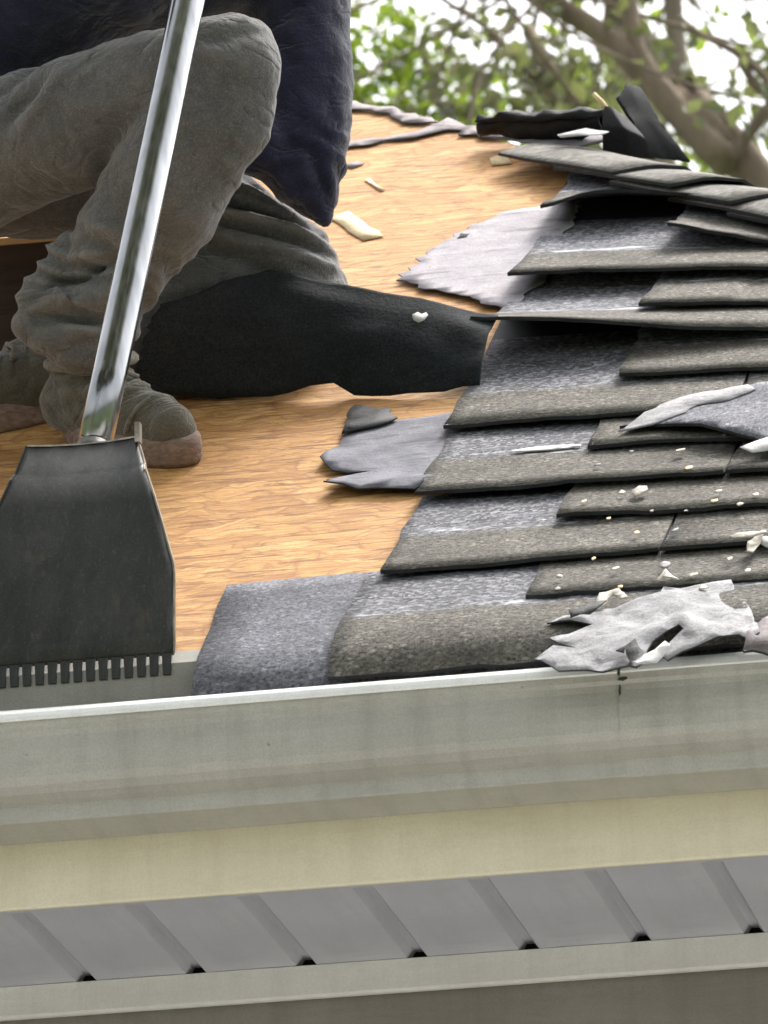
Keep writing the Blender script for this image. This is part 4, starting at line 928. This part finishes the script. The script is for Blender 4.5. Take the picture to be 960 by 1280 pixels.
# 1: big leaning limb
T1 = empty('tree', (2.9, 11.6, GZ), 'big tree with a thick brown limb leaning up to the left behind the roof', 'tree')
main = [(2.9, 11.6, GZ), (2.6, 11.4, -.5), (-0.895,11.100,4.557), (-1.106,11.000,4.776), (-1.223,11.000,4.918), (-1.330,11.000,5.071), (-1.428,11.000,5.176), (-1.571,11.000,5.286), (-1.772,11.000,5.439), (-2.213,11.200,5.935)]
parts = [limb(main, [.20, .13, .060, .048, .042, .037, .033, .030, .027, .015], 14, .01)]
parts += [limb([(-1.304,11.000,5.044), (-1.337,11.000,5.131), (-1.358,11.050,5.296), (-1.387,11.100,5.537), (-1.286,11.200,5.959)], [.034, .024, .020, .017, .01], 10),
          limb([(-1.106,11.000,4.765), (-0.965,11.000,4.952), (-1.049,11.000,5.079), (-1.148,11.000,5.148), (-1.227,11.100,5.255)], [.022, .014, .013, .009, .005], 8), limb([(-0.910,11.000,4.946), (-0.998,11.000,4.978), (-1.050,11.000,5.067)], [.02, .016, .012], 8),
          limb([(-1.050,11.000,5.067), (-1.061,10.900,4.970), (-1.092,10.900,4.856)], [.006, .005, .003], 6)]
c1 = (-1.226,11.300,5.528)
tg = clump_field(c1, (2.4, 1.6, 1.5), 26, 3)
parts += twigs((-1.387,11.100,5.537), tg[:13], .009) + twigs((-1.772,11.000,5.439), tg[13:], .009)
v, f = merge(parts); mk('trunk', v, f, 'bark_brown', T1, True)
S_px = 8.9 / 9000 * 2
cl = clump_field((-1.271,11.400,5.328), (.75, 1.0, .5), 22, 5) + clump_field(c1, (3.0, 2.2, 1.9), 95, 6, lambda p: p[0] > (-1.603,11.200,5.380)[0] - .25 * max(0, p[2] - 4.9) or p[2] > 6)
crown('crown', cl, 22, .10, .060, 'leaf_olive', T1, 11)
# 2: pale upright trunk
T2 = empty('tree', (1.35, 13.4, GZ), 'slender tree with a pale straight trunk behind the thick limb', 'tree')
parts = [limb([(1.35, 13.4, GZ), (-1.510,13.000,5.291), (-1.507,13.000,5.762), (-1.512,13.000,5.920), (-1.516,13.000,6.080), (-1.507,13.000,6.614)], [.13, .055, .034, .032, .030, .02], 12, .01)]
tg = clump_field((-1.543,13.200,6.484), (2.2, 1.5, 1.6), 20, 8); parts += twigs((-1.514,13.000,6.133), tg[:8], .008)
v, f = merge(parts); mk('trunk', v, f, 'bark_pale', T2, True)
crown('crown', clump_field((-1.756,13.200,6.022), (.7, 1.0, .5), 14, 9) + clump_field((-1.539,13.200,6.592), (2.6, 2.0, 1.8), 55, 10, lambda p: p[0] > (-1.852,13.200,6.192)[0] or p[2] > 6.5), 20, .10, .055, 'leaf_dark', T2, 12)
# 3: sunlit bushy tree low on the left
T3 = empty('tree', (-1.5, 12.6, GZ), 'bright green bushy tree rising above the hip beside the navy sleeve', 'tree')
c3 = (-2.365,12.500,5.515)
parts = [limb([(-1.5, 12.6, GZ), (-1.2, 12.5, -.5), (-2.350,12.500,5.116), c3], [.14, .11, .06, .03], 12, .02)]
tg = clump_field(c3, (.9, .8, .4), 16, 13); parts += twigs((-2.350,12.500,5.116), tg, .007)
v, f = merge(parts); mk('trunk', v, f, 'bark_brown', T3, True)
cl = clump_field((-2.353,12.500,5.488), (.40, .8, .20), 44, 14) + clump_field((-2.687,12.500,5.430), (1.2, 1.0, .40), 90, 15)
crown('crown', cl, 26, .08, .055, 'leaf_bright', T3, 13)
# 4: thin bare twigged tree reaching across the gap
T4 = empty('tree', (.6, 12.2, GZ), 'thin twigged tree with sparse dark leaves crossing the white sky', 'tree')
b4 = (-1.588,11.800,5.093)
parts = [limb([(.6, 12.2, GZ), (.5, 12.0, 0), b4, (-1.687,11.800,5.300), (-1.790,11.800,5.423), (-1.858,11.800,5.517), (-1.927,11.800,5.586), (-2.020,11.800,5.659), (-2.195,11.800,5.828)], [.11, .08, .030, .013, .012, .0105, .009, .008, .005], 9),
         limb([(-1.824,11.800,5.473), (-1.897,11.800,5.546), (-1.899,11.800,5.646), (-1.909,11.800,5.799)], [.007, .005, .005, .003], 6), limb([(-1.676,11.800,5.287), (-1.750,11.800,5.406), (-1.755,11.800,5.557), (-1.698,11.800,5.726)], [.012, .010, .009, .006], 7),
         limb([(-1.710,11.800,5.328), (-1.636,11.800,5.420), (-1.680,11.800,5.524)], [.008, .006, .003], 6), limb([(-2.015,11.800,5.383), (-2.095,11.800,5.516), (-2.058,11.800,5.587), (-1.998,11.800,5.586)], [.007, .006, .005, .003], 6), limb([(-1.946,11.800,5.326), (-1.932,11.800,5.412), (-1.896,11.800,5.433)], [.006, .005, .003], 6)]
v, f = merge(parts); mk('trunk', v, f, 'bark_brown', T4, True)
cl = clump_field((-1.852,11.800,5.292), (.30, .5, .11), 16, 16) + clump_field((-1.703,11.800,5.551), (.25, .5, .25), 6, 17) + clump_field((-1.916,11.800,5.548), (.30, .3, .22), 2, 18)
crown('crown', cl, 14, .08, .055, 'leaf_dark', T4, 14)
# 5: dense understorey that closes the view low behind the hip
T5 = empty('tree', (3.4, 14.5, GZ), 'dull green tree at the right edge behind the leaning limb', 'tree')
parts = [limb([(3.4, 14.5, GZ), (3.0, 14.5, .5), (-0.992,14.300,6.092), (-0.990,14.300,6.706)], [.16, .12, .06, .03], 10, .02)] + twigs((-0.987,14.300,6.202), clump_field((-1.398,14.300,6.410), (1.2, 1, .9), 14, 19), .008)
v, f = merge(parts); mk('trunk', v, f, 'bark_brown', T5, True)
crown('crown', clump_field((-1.342,14.300,6.154), (.5, .8, .5), 20, 20) + clump_field((-0.766,14.300,6.459), (1.8, 1.4, 1.5), 40, 21), 20, .10, .06, 'leaf_bright', T5, 15)
# 6: unseen tree added to keep open sky off the eave and darken the pole
T6 = empty('tree', (-3.6, -6.5, GZ), 'unseen shade tree added in front of the eave to block sky light', 'tree')
parts = [limb([(-3.6, -6.5, GZ), (-3.5, -6.4, -1.5), (-2.6, -5.8, 1.8), (-1.0, -5.0, 4.2), (.4, -4.6, 5.6)], [.26, .22, .17, .11, .05], 12, .03), limb([(-3.5, -6.4, -1.2), (-4.4, -6.8, 2.0), (-4.6, -6.6, 5.0)], [.16, .11, .04], 10, .03)]
tg = clump_field((-.3, -4.6, 6.3), (3.0, 2.4, 1.5), 30, 31); parts += twigs((-1.0, -5.0, 4.2), tg, .035)
v, f = merge(parts); mk('trunk', v, f, 'bark_brown', T6, True)
crown('crown', clump_field((-.2, -4.3, 6.2), (7.0, 3.5, 1.6), 900, 32) + clump_field((-4.4, -6.6, 5.6), (1.8, 1.6, 1.4), 60, 33), 30, .28, .20, 'leaf_olive', T6, 34)
